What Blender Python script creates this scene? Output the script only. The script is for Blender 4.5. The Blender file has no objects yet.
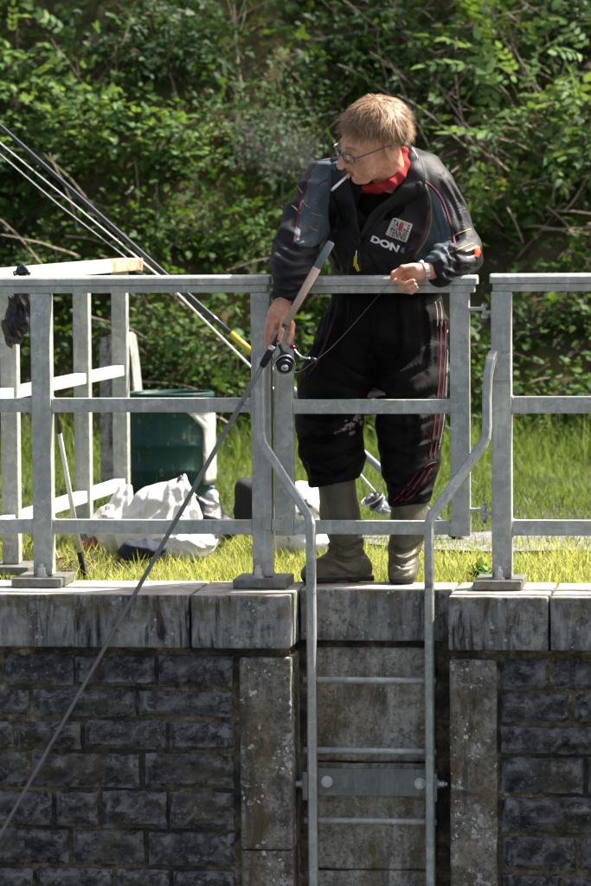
import bpy, bmesh, math, random
import numpy as np
from mathutils import Vector, Matrix
from mathutils.bvhtree import BVHTree
from mathutils import noise as mnoise

random.seed(7)
RNG = np.random.default_rng(11)
SC = bpy.context.scene
COL = SC.collection

# ------------------------------------------------------------------ camera
FPX = 3900.0
PW, PH = 591.0, 886.0
CAM = Vector((0.0, -13.0, 1.367))
YAW = math.atan(525.0 / FPX)
PITCH = math.atan(253.0 / FPX)
ROLL = math.radians(0.45)
_f = Vector((-math.sin(YAW) * math.cos(PITCH), math.cos(YAW) * math.cos(PITCH), -math.sin(PITCH)))
_r = Vector((math.cos(YAW), math.sin(YAW), 0.0))
_u = _r.cross(_f)
C_R = (_r * math.cos(ROLL) - _u * math.sin(ROLL)).normalized()
C_U = (_u * math.cos(ROLL) + _r * math.sin(ROLL)).normalized()
C_F = _f.normalized()
cam_d = bpy.data.cameras.new("camera")
cam = bpy.data.objects.new("camera", cam_d)
COL.objects.link(cam)
M = Matrix((C_R, C_U, -C_F)).transposed().to_4x4()
M.translation = CAM
cam.matrix_world = M
cam_d.sensor_fit = 'VERTICAL'
cam_d.sensor_height = 24.0
cam_d.lens = FPX / PH * 24.0
cam_d.clip_start = 0.5
cam_d.clip_end = 2000.0
cam_d.dof.use_dof = True
cam_d.dof.focus_distance = 13.35
cam_d.dof.aperture_fstop = 3.9
SC.camera = cam

# ------------------------------------------------------------------ light
SUN_DIR = Vector((0.56, 0.33, 0.86)).normalized()      # towards the sun
SUN_EL = math.asin(SUN_DIR.z)
SUN_AZ = math.atan2(SUN_DIR.x, SUN_DIR.y)
w = bpy.data.worlds.new("World")
SC.world = w
w.use_nodes = True
nt = w.node_tree
bg = nt.nodes['Background']
sky = nt.nodes.new('ShaderNodeTexSky')
sky.sky_type = 'NISHITA'
sky.sun_disc = False
sky.sun_elevation = SUN_EL
sky.sun_rotation = SUN_AZ
sky.air_density = 0.55
sky.dust_density = 6.0
sky.ozone_density = 0.0
nt.links.new(sky.outputs[0], bg.inputs[0])
bg.inputs[1].default_value = 0.115
sd = bpy.data.lights.new("sun", 'SUN')
sd.energy = 5.0
sd.angle = math.radians(0.53)
sd.color = (1.0, 0.955, 0.88)
sun = bpy.data.objects.new("sun", sd)
COL.objects.link(sun)
sun.rotation_euler = (-SUN_DIR).to_track_quat('-Z', 'Y').to_euler()
sun.location = (4, 4, 12)
SC.view_settings.view_transform = 'Standard'
SC.view_settings.look = 'None'
SC.view_settings.gamma = 1.0
SC.view_settings.exposure = 1.42
SC.view_settings.use_curve_mapping = False
SC.render.engine = 'CYCLES'
SC.cycles.max_bounces = 8
SC.cycles.transparent_max_bounces = 16
SC.cycles.use_denoising = True


# ------------------------------------------------------------------ photo pixel -> place
def ray(px, py):
    return (C_F + C_R * ((px - PW / 2) / FPX) - C_U * ((py - PH / 2) / FPX))


def at(px, py, Y):
    d = ray(px, py)
    return CAM + d * ((Y - CAM.y) / d.y)


def atz(px, py, Z):
    d = ray(px, py)
    return CAM + d * ((Z - CAM.z) / d.z)


def to_px(P):
    d = np.asarray(P, float) - np.array(CAM)
    zf = d @ np.array(C_F)
    return PW / 2 + FPX * (d @ np.array(C_R)) / zf, PH / 2 - FPX * (d @ np.array(C_U)) / zf


# ------------------------------------------------------------------ objects
def link(o, parent=None):
    COL.objects.link(o)
    if parent is not None:
        o.parent = parent
        o.matrix_parent_inverse = Matrix.Translation(parent.location).inverted() if parent.type == 'EMPTY' else parent.matrix_basis.inverted()
    return o


def tag(o, label, cat, group=None):
    o['label'] = label
    o['category'] = cat
    if group:
        o['group'] = group
    return o


def thing(name, label, cat, loc=(0, 0, 0), group=None):
    o = bpy.data.objects.new(name, None)
    o.empty_display_size = 0.1
    o.location = loc
    COL.objects.link(o)
    return tag(o, label, cat, group)


def obj(name, me, mat=None, parent=None, kind=None, label=None):
    if isinstance(me, bmesh.types.BMesh):
        m2 = bpy.data.meshes.new(name)
        me.to_mesh(m2)
        me.free()
        me = m2
    o = bpy.data.objects.new(name, me)
    if mat is not None and len(me.materials) == 0:
        for m in (mat if isinstance(mat, (list, tuple)) else [mat]):
            me.materials.append(m)
    link(o, parent)
    if kind:
        o['kind'] = kind
    if label:
        o['label'] = label
    return o


def np_mesh(name, V, F, smooth=False, rnd=None, mi=None):
    V = np.ascontiguousarray(V, dtype=np.float32)
    F = np.ascontiguousarray(F, dtype=np.int32)
    me = bpy.data.meshes.new(name)
    me.vertices.add(len(V))
    me.vertices.foreach_set('co', V.ravel())
    me.loops.add(F.size)
    me.loops.foreach_set('vertex_index', F.ravel())
    me.polygons.add(len(F))
    me.polygons.foreach_set('loop_start', np.arange(len(F), dtype=np.int32) * F.shape[1])
    if mi is not None:
        me.polygons.foreach_set('material_index', np.ascontiguousarray(mi, dtype=np.int32))
    me.update(calc_edges=True)
    me.polygons.foreach_set('use_smooth', np.full(len(F), bool(smooth)))
    if rnd is not None:
        a = me.attributes.new('rnd', 'FLOAT', 'FACE')
        a.data.foreach_set('value', np.ascontiguousarray(rnd, dtype=np.float32))
    return me


def box_bm(x0, x1, y0, y1, z0, z1, bev=0.0, seg=2, bm=None):
    own = bm is None
    b = bmesh.new()
    bmesh.ops.create_cube(b, size=1.0)
    for v in b.verts:
        v.co = Vector(((x0 + x1) / 2 + v.co.x * (x1 - x0), (y0 + y1) / 2 + v.co.y * (y1 - y0), (z0 + z1) / 2 + v.co.z * (z1 - z0)))
    if bev > 0:
        bmesh.ops.bevel(b, geom=list(b.edges), offset=bev, segments=seg, affect='EDGES', profile=0.6)
    if own:
        return b
    me = bpy.data.meshes.new('t')
    b.to_mesh(me)
    b.free()
    bm.from_mesh(me)
    bpy.data.meshes.remove(me)
    return bm


def frames(pts, ref):
    out = []
    n = len(pts)
    for i in range(n):
        a = pts[max(i - 1, 0)]
        b = pts[min(i + 1, n - 1)]
        t = (b - a).normalized()
        r = ref - t * ref.dot(t)
        if r.length < 1e-4:
            r = Vector((0, 1, 0.01)) - t * t.y
        r.normalize()
        out.append((t, r, t.cross(r)))
    return out


def sweep_bm(pts, prof, ref=Vector((1, 0, 0)), scales=None, bm=None, cap=True):
    """sweep a closed 2D profile along points"""
    bm = bm or bmesh.new()
    pts = [Vector(p) for p in pts]
    fr = frames(pts, Vector(ref))
    rings = []
    for i, p in enumerate(pts):
        s = scales[i] if scales is not None else 1.0
        # widen at mitres
        rings.append([bm.verts.new(p + fr[i][1] * (q[0] * s) + fr[i][2] * (q[1] * s)) for q in prof])
    k = len(prof)
    for a, b in zip(rings[:-1], rings[1:]):
        for j in range(k):
            bm.faces.new((a[j], a[(j + 1) % k], b[(j + 1) % k], b[j]))
    if cap:
        bm.faces.new(rings[0][::-1])
        bm.faces.new(rings[-1])
    bmesh.ops.recalc_face_normals(bm, faces=bm.faces)
    return bm


def circ(r, n=10):
    return [(r * math.cos(2 * math.pi * i / n), r * math.sin(2 * math.pi * i / n)) for i in range(n)]


def rrect(w, d, b=0.004):
    w, d = w / 2, d / 2
    return [(-w + b, -d), (w - b, -d), (w, -d + b), (w, d - b), (w - b, d), (-w + b, d), (-w, d - b), (-w, -d + b)]


def tube_bm(pts, radii, n=8, bm=None, ref=Vector((0.3, 0.2, 1))):
    if not isinstance(radii, (list, tuple, np.ndarray)):
        radii = [radii] * len(pts)
    return sweep_bm(pts, circ(1.0, n), ref, radii, bm)


def smooth(o, on=True):
    for p in o.data.polygons:
        p.use_smooth = on
    return o


def spline(pts, n=8):
    """Catmull-Rom through the points"""
    P = [Vector(p) for p in pts]
    P = [P[0] * 2 - P[1]] + P + [P[-1] * 2 - P[-2]]
    out = []
    for i in range(1, len(P) - 2):
        for j in range(n):
            t = j / n
            a, b, c, d = P[i - 1], P[i], P[i + 1], P[i + 2]
            out.append(0.5 * ((2 * b) + (c - a) * t + (2 * a - 5 * b + 4 * c - d) * t * t + (3 * b - a - 3 * c + d) * t ** 3))
    out.append(P[-2])
    return out


def hexbolt_bm(c, axis, r, h, bm=None):
    """bolt head + threaded stub, along axis"""
    axis = Vector(axis).normalized()
    c = Vector(c)
    bm = bm or bmesh.new()
    ref = Vector((0.2, 0.9, 0.3))
    sweep_bm([c, c + axis * h * 0.16], circ(r * 1.45, 14), ref, None, bm)
    sweep_bm([c + axis * h * 0.161, c + axis * h * 0.68, c + axis * h * 0.72], circ(r, 6), ref, [1, 1, 0.9], bm)
    sweep_bm([c + axis * h * 0.72, c + axis * h], circ(r * 0.55, 10), ref, None, bm)
    return bm


# ------------------------------------------------------------------ materials
class NT:
    def __init__(self, name):
        self.m = bpy.data.materials.new(name)
        self.m.use_nodes = True
        self.t = self.m.node_tree
        self.t.nodes.clear()
        self.out = self.n('ShaderNodeOutputMaterial')

    def n(self, typ, ins=None, **kw):
        nd = self.t.nodes.new(typ)
        for k, v in kw.items():
            setattr(nd, k, v)
        if ins:
            for k, v in ins.items():
                self.set(nd.inputs[k], v)
        return nd

    def set(self, sock, v):
        if isinstance(v, bpy.types.NodeSocket):
            self.t.links.new(v, sock)
        elif isinstance(v, bpy.types.Node):
            self.t.links.new(v.outputs[0], sock)
        else:
            if isinstance(v, (tuple, list)) and len(v) == 3 and sock.type == 'RGBA':
                v = (*v, 1.0)
            sock.default_value = v

    def coord(self, scale=(1, 1, 1), space='Object'):
        c = self.n('ShaderNodeTexCoord')
        if space == 'Position':
            src = self.n('ShaderNodeNewGeometry').outputs['Position']
        else:
            src = c.outputs[space]
        return self.n('ShaderNodeMapping', {'Vector': src, 'Scale': scale}).outputs[0]

    def noise(self, scale, detail=4.0, rough=0.55, vec=None, dist=0.0):
        i = {'Scale': scale, 'Detail': detail, 'Roughness': rough, 'Distortion': dist}
        if vec is not None:
            i['Vector'] = vec
        return self.n('ShaderNodeTexNoise', i).outputs[0]

    def voro(self, scale, vec=None, feature='F1', out='Distance', rnd=1.0):
        i = {'Scale': scale, 'Randomness': rnd}
        if vec is not None:
            i['Vector'] = vec
        return self.n('ShaderNodeTexVoronoi', i, feature=feature).outputs[out]

    def ramp(self, fac, stops, interp='LINEAR'):
        r = self.n('ShaderNodeValToRGB', {'Fac': fac})
        cr = r.color_ramp
        cr.interpolation = interp
        while len(cr.elements) < len(stops):
            cr.elements.new(0.5)
        for e, (p, c) in zip(cr.elements, stops):
            e.position = p
            e.color = (c, c, c, 1) if isinstance(c, (int, float)) else (*c, 1)
        return r.outputs[0]

    def mix(self, fac, a, b, mode='MIX'):
        nd = self.n('ShaderNodeMix', data_type='RGBA', blend_type=mode)
        self.set(nd.inputs[0], fac)
        self.set(nd.inputs[6], a)
        self.set(nd.inputs[7], b)
        return nd.outputs[2]

    def math(self, op, a, b=0.0):
        nd = self.n('ShaderNodeMath', operation=op)
        self.set(nd.inputs[0], a)
        self.set(nd.inputs[1], b)
        return nd.outputs[0]

    def bump(self, h, strength=0.3, dist=0.01, normal=None):
        i = {'Height': h, 'Strength': strength, 'Distance': dist}
        if normal is not None:
            i['Normal'] = normal
        return self.n('ShaderNodeBump', i).outputs[0]

    def attr(self, name, out='Fac'):
        return self.n('ShaderNodeAttribute', attribute_name=name).outputs[out]

    def objrnd(self):
        return self.n('ShaderNodeObjectInfo').outputs['Random']

    def bsdf(self, color, rough=0.5, metal=0.0, normal=None, **ins):
        i = {'Base Color': color, 'Roughness': rough, 'Metallic': metal}
        if normal is not None:
            i['Normal'] = normal
        i.update({k.replace('_', ' '): v for k, v in ins.items()})
        b = self.n('ShaderNodeBsdfPrincipled', i)
        self.t.links.new(b.outputs[0], self.out.inputs[0])
        return b

    def done(self, shader=None):
        if shader is not None:
            self.t.links.new(shader.outputs[0] if isinstance(shader, bpy.types.Node) else shader, self.out.inputs[0])
        return self.m


def simple(name, color, rough=0.5, metal=0.0, bump=None, var=0.12, **k):
    N = NT(name)
    c = N.coord()
    n1 = N.noise(9.0, 5, 0.6, c)
    lo = tuple(max(0, x * (1 - var)) for x in color)
    hi = tuple(min(1, x * (1 + var)) for x in color)
    col = N.ramp(n1, [(0.3, lo), (0.7, hi)])
    nrm = N.bump(N.noise(bump[0], 4, 0.6, c), bump[1], 0.003) if bump else None
    N.bsdf(col, rough, metal, nrm, **k)
    return N.m


MAT = {}


def mk_galv(name, base, tint=1.0):
    N = NT(name)
    p = N.coord(space='Position')
    sp = N.voro(48.0, N.mix(0.04, p, N.n('ShaderNodeTexNoise', {'Vector': p, 'Scale': 30.0, 'Detail': 3.0}).outputs[1]), out='Color')
    spv = N.n('ShaderNodeSeparateColor', {'Color': sp}).outputs[0]
    n2 = N.noise(5.0, 6, 0.65, p)
    n3 = N.noise(26.0, 5, 0.7, p, 0.6)
    a = N.ramp(spv, [(0.0, tuple(b * 0.86 for b in base)), (1.0, tuple(min(1, b * 1.22) for b in base))])
    b = N.mix(N.ramp(n2, [(0.35, 0.0), (0.72, 0.6)]), a, tuple(b * 0.66 for b in base))
    c = N.mix(N.ramp(n3, [(0.54, 0.0), (0.66, 0.7)]), b, tuple(min(1, x * 1.45) for x in base))
    d = N.mix(N.ramp(N.noise(3.2, 5, 0.7, p, 0.3), [(0.62, 0.0), (0.8, 0.35)]), c, (0.20, 0.20, 0.13))
    rough = N.ramp(n2, [(0.3, 0.42), (0.8, 0.62)])
    run = N.ramp(N.noise(40, 5, 0.7, N.coord((1, 1, 0.06), 'Position'), 0.2), [(0.55, 0.0), (0.66, 0.55)])
    d = N.mix(run, d, tuple(min(1, x * 1.5) for x in base))
    z = N.n('ShaderNodeSeparateXYZ', {'Vector': p}).outputs[2]
    foot = N.math('MULTIPLY', N.n('ShaderNodeMapRange', {'Value': z, 'From Min': 0.13, 'From Max': 0.03}).outputs[0], N.ramp(N.noise(30, 6, 0.75, p), [(0.46, 0.0), (0.58, 0.75)]))
    foot = N.math('MULTIPLY', foot, N.math('GREATER_THAN', z, -0.01))
    d = N.mix(foot, d, (0.13, 0.095, 0.055))
    N.bsdf(d, rough, 0.35, N.bump(n3, 0.18, 0.002))
    return N.m


MAT['galv'] = mk_galv('galvanised_steel', (0.40, 0.425, 0.385))
MAT['galv_dark'] = mk_galv('weathered_galvanised_steel', (0.17, 0.185, 0.165))
MAT['bolt'] = simple('bolt_zinc', (0.55, 0.55, 0.52), 0.42, 0.5, (60, 0.3))


def mk_coping():
    N = NT('coping_bluestone')
    p = N.coord(space='Position')
    st = N.coord((1.0, 1.0, 0.14), 'Position')
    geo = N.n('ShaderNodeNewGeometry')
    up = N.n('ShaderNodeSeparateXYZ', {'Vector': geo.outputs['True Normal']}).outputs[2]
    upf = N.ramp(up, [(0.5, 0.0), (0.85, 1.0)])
    n1 = N.noise(8.0, 8, 0.7, p, 0.3)
    base = N.ramp(n1, [(0.40, (0.13, 0.13, 0.118)), (0.50, (0.24, 0.238, 0.215)), (0.60, (0.37, 0.365, 0.33))])
    base = N.mix(0.30, base, N.mix(N.objrnd(), (0.15, 0.155, 0.15), (0.36, 0.36, 0.33)))
    base = N.mix(N.ramp(N.noise(38.0, 6, 0.7, st, 0.2), [(0.47, 0.0), (0.58, 0.6)]), base, (0.40, 0.40, 0.37))
    fine = N.ramp(N.noise(34.0, 6, 0.7, st, 0.4), [(0.40, 1.0), (0.56, 0.1)])
    big = N.ramp(N.noise(6.5, 5, 0.6, N.coord((1.0, 1.0, 0.3), 'Position'), 0.9), [(0.45, 0.0), (0.54, 1.0)])
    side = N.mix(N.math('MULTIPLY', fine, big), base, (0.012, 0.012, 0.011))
    z = N.n('ShaderNodeSeparateXYZ', {'Vector': geo.outputs['Position']}).outputs[2]
    zt = N.n('ShaderNodeMapRange', {'Value': z, 'From Min': -0.15, 'From Max': 0.0}).outputs[0]
    moss = N.math('MULTIPLY', N.ramp(N.noise(12, 7, 0.75, p, 0.3), [(0.47, 0.0), (0.56, 1.0)]), N.math('MULTIPLY', zt, 0.85))
    side = N.mix(moss, side, (0.13, 0.10, 0.032))
    dirt = N.math('MULTIPLY', N.ramp(N.noise(30, 7, 0.8, p), [(0.50, 0.0), (0.60, 0.8)]), N.ramp(N.noise(5, 4, 0.6, p), [(0.46, 0.0), (0.56, 1.0)]))
    side = N.mix(dirt, side, (0.028, 0.026, 0.02))
    lich = N.ramp(N.math('ADD', N.voro(46, N.mix(0.03, p, N.n('ShaderNodeTexNoise', {'Vector': p, 'Scale': 45.0, 'Detail': 4.0}).outputs[1])), N.math('MULTIPLY', N.math('SUBTRACT', N.noise(18, 3, 0.6, p), 0.5), 0.9)), [(0.10, 1.0), (0.19, 0.0)])
    lich = N.math('MULTIPLY', lich, N.ramp(N.noise(7, 3, 0.6, p), [(0.50, 0.0), (0.56, 1.0)]))
    side = N.mix(lich, side, (0.52, 0.52, 0.47))
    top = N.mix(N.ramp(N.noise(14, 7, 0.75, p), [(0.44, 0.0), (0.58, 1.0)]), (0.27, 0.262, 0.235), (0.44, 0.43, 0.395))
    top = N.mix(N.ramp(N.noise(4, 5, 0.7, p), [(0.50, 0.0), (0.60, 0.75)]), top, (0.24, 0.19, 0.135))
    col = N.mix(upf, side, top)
    N.bsdf(col, 0.88, 0, N.bump(N.noise(70, 8, 0.78, p), 0.7, 0.007))
    return N.m


MAT['coping'] = mk_coping()


def mk_stone():
    N = NT('dark_slate_block')
    p = N.coord(space='Position')
    geo = N.n('ShaderNodeNewGeometry')
    n1 = N.noise(11, 9, 0.74, N.coord((0.8, 1.0, 1.4), 'Position'), 0.8)
    r = N.objrnd()
    base = N.mix(r, (0.026, 0.028, 0.031), (0.070, 0.071, 0.070))
    col = N.mix(N.ramp(n1, [(0.48, 0.0), (0.60, 0.85)]), base, (0.135, 0.14, 0.14))
    col = N.mix(N.ramp(N.noise(34, 8, 0.78, p, 1.2), [(0.54, 0.0), (0.62, 0.9)]), col, (0.32, 0.325, 0.315))
    col = N.mix(N.ramp(N.noise(17, 8, 0.75, p, 0.6), [(0.40, 0.95), (0.48, 0.0)]), col, (0.009, 0.009, 0.010))
    col = N.mix(N.ramp(N.noise(4.5, 6, 0.7, p), [(0.50, 0.0), (0.60, 0.6)]), col, (0.135, 0.105, 0.055))
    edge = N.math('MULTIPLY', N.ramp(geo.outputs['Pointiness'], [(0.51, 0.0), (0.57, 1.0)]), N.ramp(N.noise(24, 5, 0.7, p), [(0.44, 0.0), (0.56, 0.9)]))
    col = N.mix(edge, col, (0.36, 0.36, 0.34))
    lich = N.math('MULTIPLY', N.ramp(N.voro(48, p), [(0.12, 1.0), (0.2, 0.0)]), N.ramp(N.noise(5, 3, 0.6, p), [(0.53, 0.0), (0.58, 0.9)]))
    col = N.mix(lich, col, (0.45, 0.45, 0.40))
    b1 = N.bump(N.noise(22, 10, 0.78, p, 0.9), 1.0, 0.035)
    b2 = N.bump(N.noise(110, 6, 0.75, p), 0.8, 0.006, b1)
    N.bsdf(col, 0.70, 0, b2)
    return N.m


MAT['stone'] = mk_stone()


def mk_mortar():
    N = NT('lime_mortar')
    p = N.coord(space='Position')
    n1 = N.noise(16, 9, 0.78, p)
    col = N.ramp(n1, [(0.40, (0.045, 0.036, 0.022)), (0.48, (0.15, 0.118, 0.065)), (0.56, (0.27, 0.22, 0.135)), (0.64, (0.50, 0.47, 0.39))])
    col = N.mix(N.ramp(N.noise(2.4, 5, 0.65, p), [(0.47, 0.0), (0.57, 0.85)]), col, (0.024, 0.024, 0.022))
    N.bsdf(col, 0.95, 0, N.bump(N.noise(70, 8, 0.8, p), 1.0, 0.015))
    return N.m


MAT['mortar'] = mk_mortar()


def mk_concrete(name, dark, light, rust=0.5, lich=0.6, streak=0.85):
    N = NT(name)
    p = N.coord(space='Position')
    st = N.coord((1, 1, 0.20), 'Position')
    n1 = N.noise(9, 9, 0.76, p, 0.4)
    col = N.ramp(n1, [(0.42, dark), (0.50, tuple((a + b) / 2 for a, b in zip(dark, light))), (0.58, light)])
    col = N.mix(N.ramp(N.noise(60, 6, 0.8, p), [(0.40, 0.7), (0.50, 0.0)]), col, tuple(c * 0.35 for c in dark))
    col = N.mix(N.ramp(N.noise(8, 7, 0.7, st, 0.6), [(0.51, 0.0), (0.59, streak)]), col, (0.034, 0.031, 0.025))
    col = N.mix(N.math('MULTIPLY', N.ramp(N.noise(5, 6, 0.72, st, 0.4), [(0.50, 0.0), (0.58, 1.0)]), rust), col, (0.20, 0.125, 0.032))
    pd = N.mix(0.030, p, N.n('ShaderNodeTexNoise', {'Vector': p, 'Scale': 45.0, 'Detail': 4.0}).outputs[1])
    v = N.math('ADD', N.voro(44, pd), N.math('MULTIPLY', N.math('SUBTRACT', N.noise(18, 3, 0.6, p), 0.5), 0.9))
    sp = N.math('MULTIPLY', N.ramp(v, [(0.14, 1.0), (0.24, 0.0)]), N.ramp(N.noise(7, 4, 0.65, p), [(0.47, 0.0), (0.53, lich)]))
    col = N.mix(sp, col, (0.66, 0.66, 0.60))
    sp2 = N.math('MULTIPLY', N.ramp(N.noise(26, 7, 0.74, p), [(0.54, 0.0), (0.58, 0.85)]), N.ramp(N.noise(3.5, 3, 0.6, p), [(0.47, 0.0), (0.55, lich)]))
    col = N.mix(sp2, col, (0.52, 0.52, 0.46))
    b1 = N.bump(N.noise(90, 8, 0.8, p), 0.9, 0.006)
    b2 = N.bump(N.noise(18, 6, 0.7, p), 0.7, 0.018, b1)
    N.bsdf(col, 0.93, 0, b2)
    return N.m


MAT['pillar'] = mk_concrete('pillar_concrete', (0.10, 0.093, 0.072), (0.34, 0.32, 0.265), 0.38, 1.0, 0.75)
MAT['panel'] = mk_concrete('recess_concrete', (0.30, 0.275, 0.215), (0.66, 0.63, 0.54), 0.4, 0.6, 0.55)
MAT['slab'] = mk_concrete('old_concrete', (0.24, 0.225, 0.19), (0.50, 0.48, 0.43), 0.15, 0.4)
# ================================================================== SETTING: lock wall
def xat(px, Y=0.0, py=600):
    return at(px, py, Y).x


def zat(py, Y=0.0, px=300):
    return at(px, py, Y).z


REC = 0.20                 # depth of the ladder recess
XL, XR = xat(291), xat(447)          # recess sides
X_MIN, X_MAX = xat(0) - 1.3, xat(591) + 1.3
COP_D = 0.47
COP_Z = zat(649, 0, 290)
wall = thing('lock_wall', 'dark stone lock wall with grey coping and a ladder recess below the railing', 'wall', (xat(300), 0, -3.0))


def rough_box(x0, x1, y0, y1, z0, z1, bev, amp, cuts=(10, 3, 4), seed=0):
    """dressed block with slightly worn arrises"""
    bm = box_bm(x0, x1, y0, y1, z0, z1, bev, 2)
    long_e = [e for e in bm.edges if e.calc_length() > 0.06]
    bmesh.ops.subdivide_edges(bm, edges=long_e, cuts=cuts[0] - 1, use_grid_fill=True)
    for v in bm.verts:
        q = v.co * 14 + Vector((seed, 0, 0))
        edge = 1.0
        n = mnoise.noise(q) * amp + mnoise.noise(q * 3.1) * amp * 0.5
        v.co += Vector((mnoise.noise(q + Vector((9, 0, 0))) * amp, n * edge, mnoise.noise(q + Vector((0, 7, 0))) * amp * 0.8))
    return bm


# coping stones
def coping(x0, x1, y0, z0, seed, y1=COP_D):
    g = 0.004
    b = rough_box(x0 + g, x1 - g, y0, y1, z0, 0.0, 0.008, 0.0022, seed=seed)
    return smooth(obj('coping_stone', b, MAT['coping'], wall))


xj = [X_MIN - 0.5, X_MIN + 0.45, xat(-75), xat(190), XL]
for i in range(len(xj) - 1):
    coping(xj[i], xj[i + 1], 0.0, COP_Z, i * 3.3)
xj = [XR, xat(549), xat(700), X_MAX, X_MAX + 0.8]
for i in range(len(xj) - 1):
    coping(xj[i], xj[i + 1], 0.0, COP_Z, 20 + i * 3.3)
RZ0 = zat(641, REC, 370)
coping(XL, XR, REC, RZ0, 50, COP_D - 0.003)

# mortar bed behind all masonry (left, right, and recess back)
WB = -3.4
FM = 0.056                 # mortar face
obj('mortar_bed', rough_box(X_MIN - 0.6, XL - 0.02, FM, 0.45, WB, COP_Z - 0.003, 0.004, 0.003, cuts=(16, 3, 4), seed=3), MAT['mortar'], wall)
obj('mortar_bed', rough_box(XR + 0.02, X_MAX + 0.8, FM, 0.45, WB, COP_Z - 0.003, 0.004, 0.003, cuts=(16, 3, 4), seed=5), MAT['mortar'], wall)
obj('mortar_bed', rough_box(XL - 0.02, XR + 0.02, REC + 0.050, 0.45, WB, RZ0 - 0.003, 0.004, 0.003, cuts=(14, 3, 4), seed=6), MAT['mortar'], wall)


# ledge mortar under coping, broken and uneven
def ledge(x0, x1, y, z, seed):
    n = int((x1 - x0) / 0.022) + 2
    bm = bmesh.new()
    rows = []
    for i in range(n):
        x = x0 + (x1 - x0) * i / (n - 1)
        r1 = mnoise.noise(Vector((x * 18 + seed, 1, 0)))
        r2 = mnoise.noise(Vector((x * 40 + seed, 5, 0)))
        d = 0.012 + 0.016 * r1
        h = 0.020 + 0.012 * r2
        rows.append([bm.verts.new((x, y + 0.05, z)), bm.verts.new((x, y - d, z)), bm.verts.new((x, y - d * 0.8 + 0.003 * r2, z - h * 0.6)), bm.verts.new((x, y + 0.05, z - h))])
    for a, b in zip(rows[:-1], rows[1:]):
        for j in range(3):
            bm.faces.new((a[j], b[j], b[j + 1], a[j + 1]))
    bmesh.ops.recalc_face_normals(bm, faces=bm.faces)
    return smooth(obj('mortar_ledge', bm, MAT['mortar'], wall))


ledge(X_MIN - 0.5, XL - 0.012, 0.05, COP_Z - 0.002, 1)
ledge(XR + 0.012, X_MAX + 0.7, 0.05, COP_Z - 0.002, 17)


def rock_face(x0, x1, z0, z1, y, bulge, seed, back=0.09):
    rs = random.Random(seed)
    nx = max(5, int((x1 - x0) / 0.021))
    nz = max(4, int((z1 - z0) / 0.019))
    planes = []
    for k in range(5):
        planes.append((rs.uniform(0.6, 1.25), rs.uniform(-1.1, 1.1), rs.uniform(-1.0, 1.4)))
    V, F = [], []
    so = rs.uniform(0, 100)
    for j in range(nz + 1):
        for i in range(nx + 1):
            u, v = i / nx, j / nz
            x = x0 + (x1 - x0) * u
            z = z0 + (z1 - z0) * v
            d = min(a + bu * (u - 0.5) + bv * (v - 0.5) for a, bu, bv in planes)
            d += 0.60 * mnoise.noise(Vector((x * 16 + so, z * 22, so))) + 0.40 * mnoise.noise(Vector((x * 45 + so, z * 50, so)))
            e = min(u * (x1 - x0), (1 - u) * (x1 - x0), v * (z1 - z0), (1 - v) * (z1 - z0))
            k = min(1.0, e / 0.022)
            hgt = bulge * max(-0.2, d) * (k ** 0.7) if e > 1e-6 else -0.004
            wx = wz = 0.0
            if e < 1e-6:
                wx = 0.005 * mnoise.noise(Vector((x * 30, z * 30, so)))
                wz = 0.005 * mnoise.noise(Vector((x * 30, z * 30, so + 9)))
            V.append((x + wx, y - hgt, z + wz))
            F_ok = True
    idx = lambda i, j: j * (nx + 1) + i
    for j in range(nz):
        for i in range(nx):
            F.append((idx(i, j), idx(i + 1, j), idx(i + 1, j + 1), idx(i, j + 1)))
    ring = [idx(i, 0) for i in range(nx + 1)] + [idx(nx, j) for j in range(1, nz + 1)] + [idx(i, nz) for i in range(nx - 1, -1, -1)] + [idx(0, j) for j in range(nz - 1, 0, -1)]
    base = len(V)
    for q in ring:
        V.append((V[q][0], y + back, V[q][2]))
    n = len(ring)
    for k in range(n):
        F.append((ring[(k + 1) % n], ring[k], base + k, base + (k + 1) % n))
    me = bpy.data.meshes.new('stone_block')
    me.from_pydata(V, [], F)
    me.update()
    return me


YS = 0.045                  # stone face plane
sid = [100]


def course(py0, py1, blocks, side, ref_px):
    z1, z0 = zat(py0, YS, ref_px), zat(py1, YS, ref_px)
    rs = random.Random(int(py0))
    xs = [(xat(a, YS, 700), xat(b, YS, 700)) for a, b in blocks]
    g = 0.013
    if side < 0:
        x = xs[0][0] - g
        while x > X_MIN:
            wd = rs.uniform(0.2, 0.42)
            xs.append((x - wd, x - rs.uniform(0, 0.004)))
            x -= wd + g
    else:
        x = xs[-1][1] + g
        while x < X_MAX + 0.5:
            wd = rs.uniform(0.2, 0.42)
            xs.append((x, x + wd))
            x += wd + g
    for a, b in xs:
        sid[0] += 1
        dz = rs.uniform(-0.004, 0.004)
        o = obj('stone_block', rock_face(a, b, z0 + dz, z1 + rs.uniform(-0.005, 0.003), YS + rs.uniform(-0.004, 0.008), rs.uniform(0.020, 0.036), sid[0]), MAT['stone'], wall)


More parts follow.
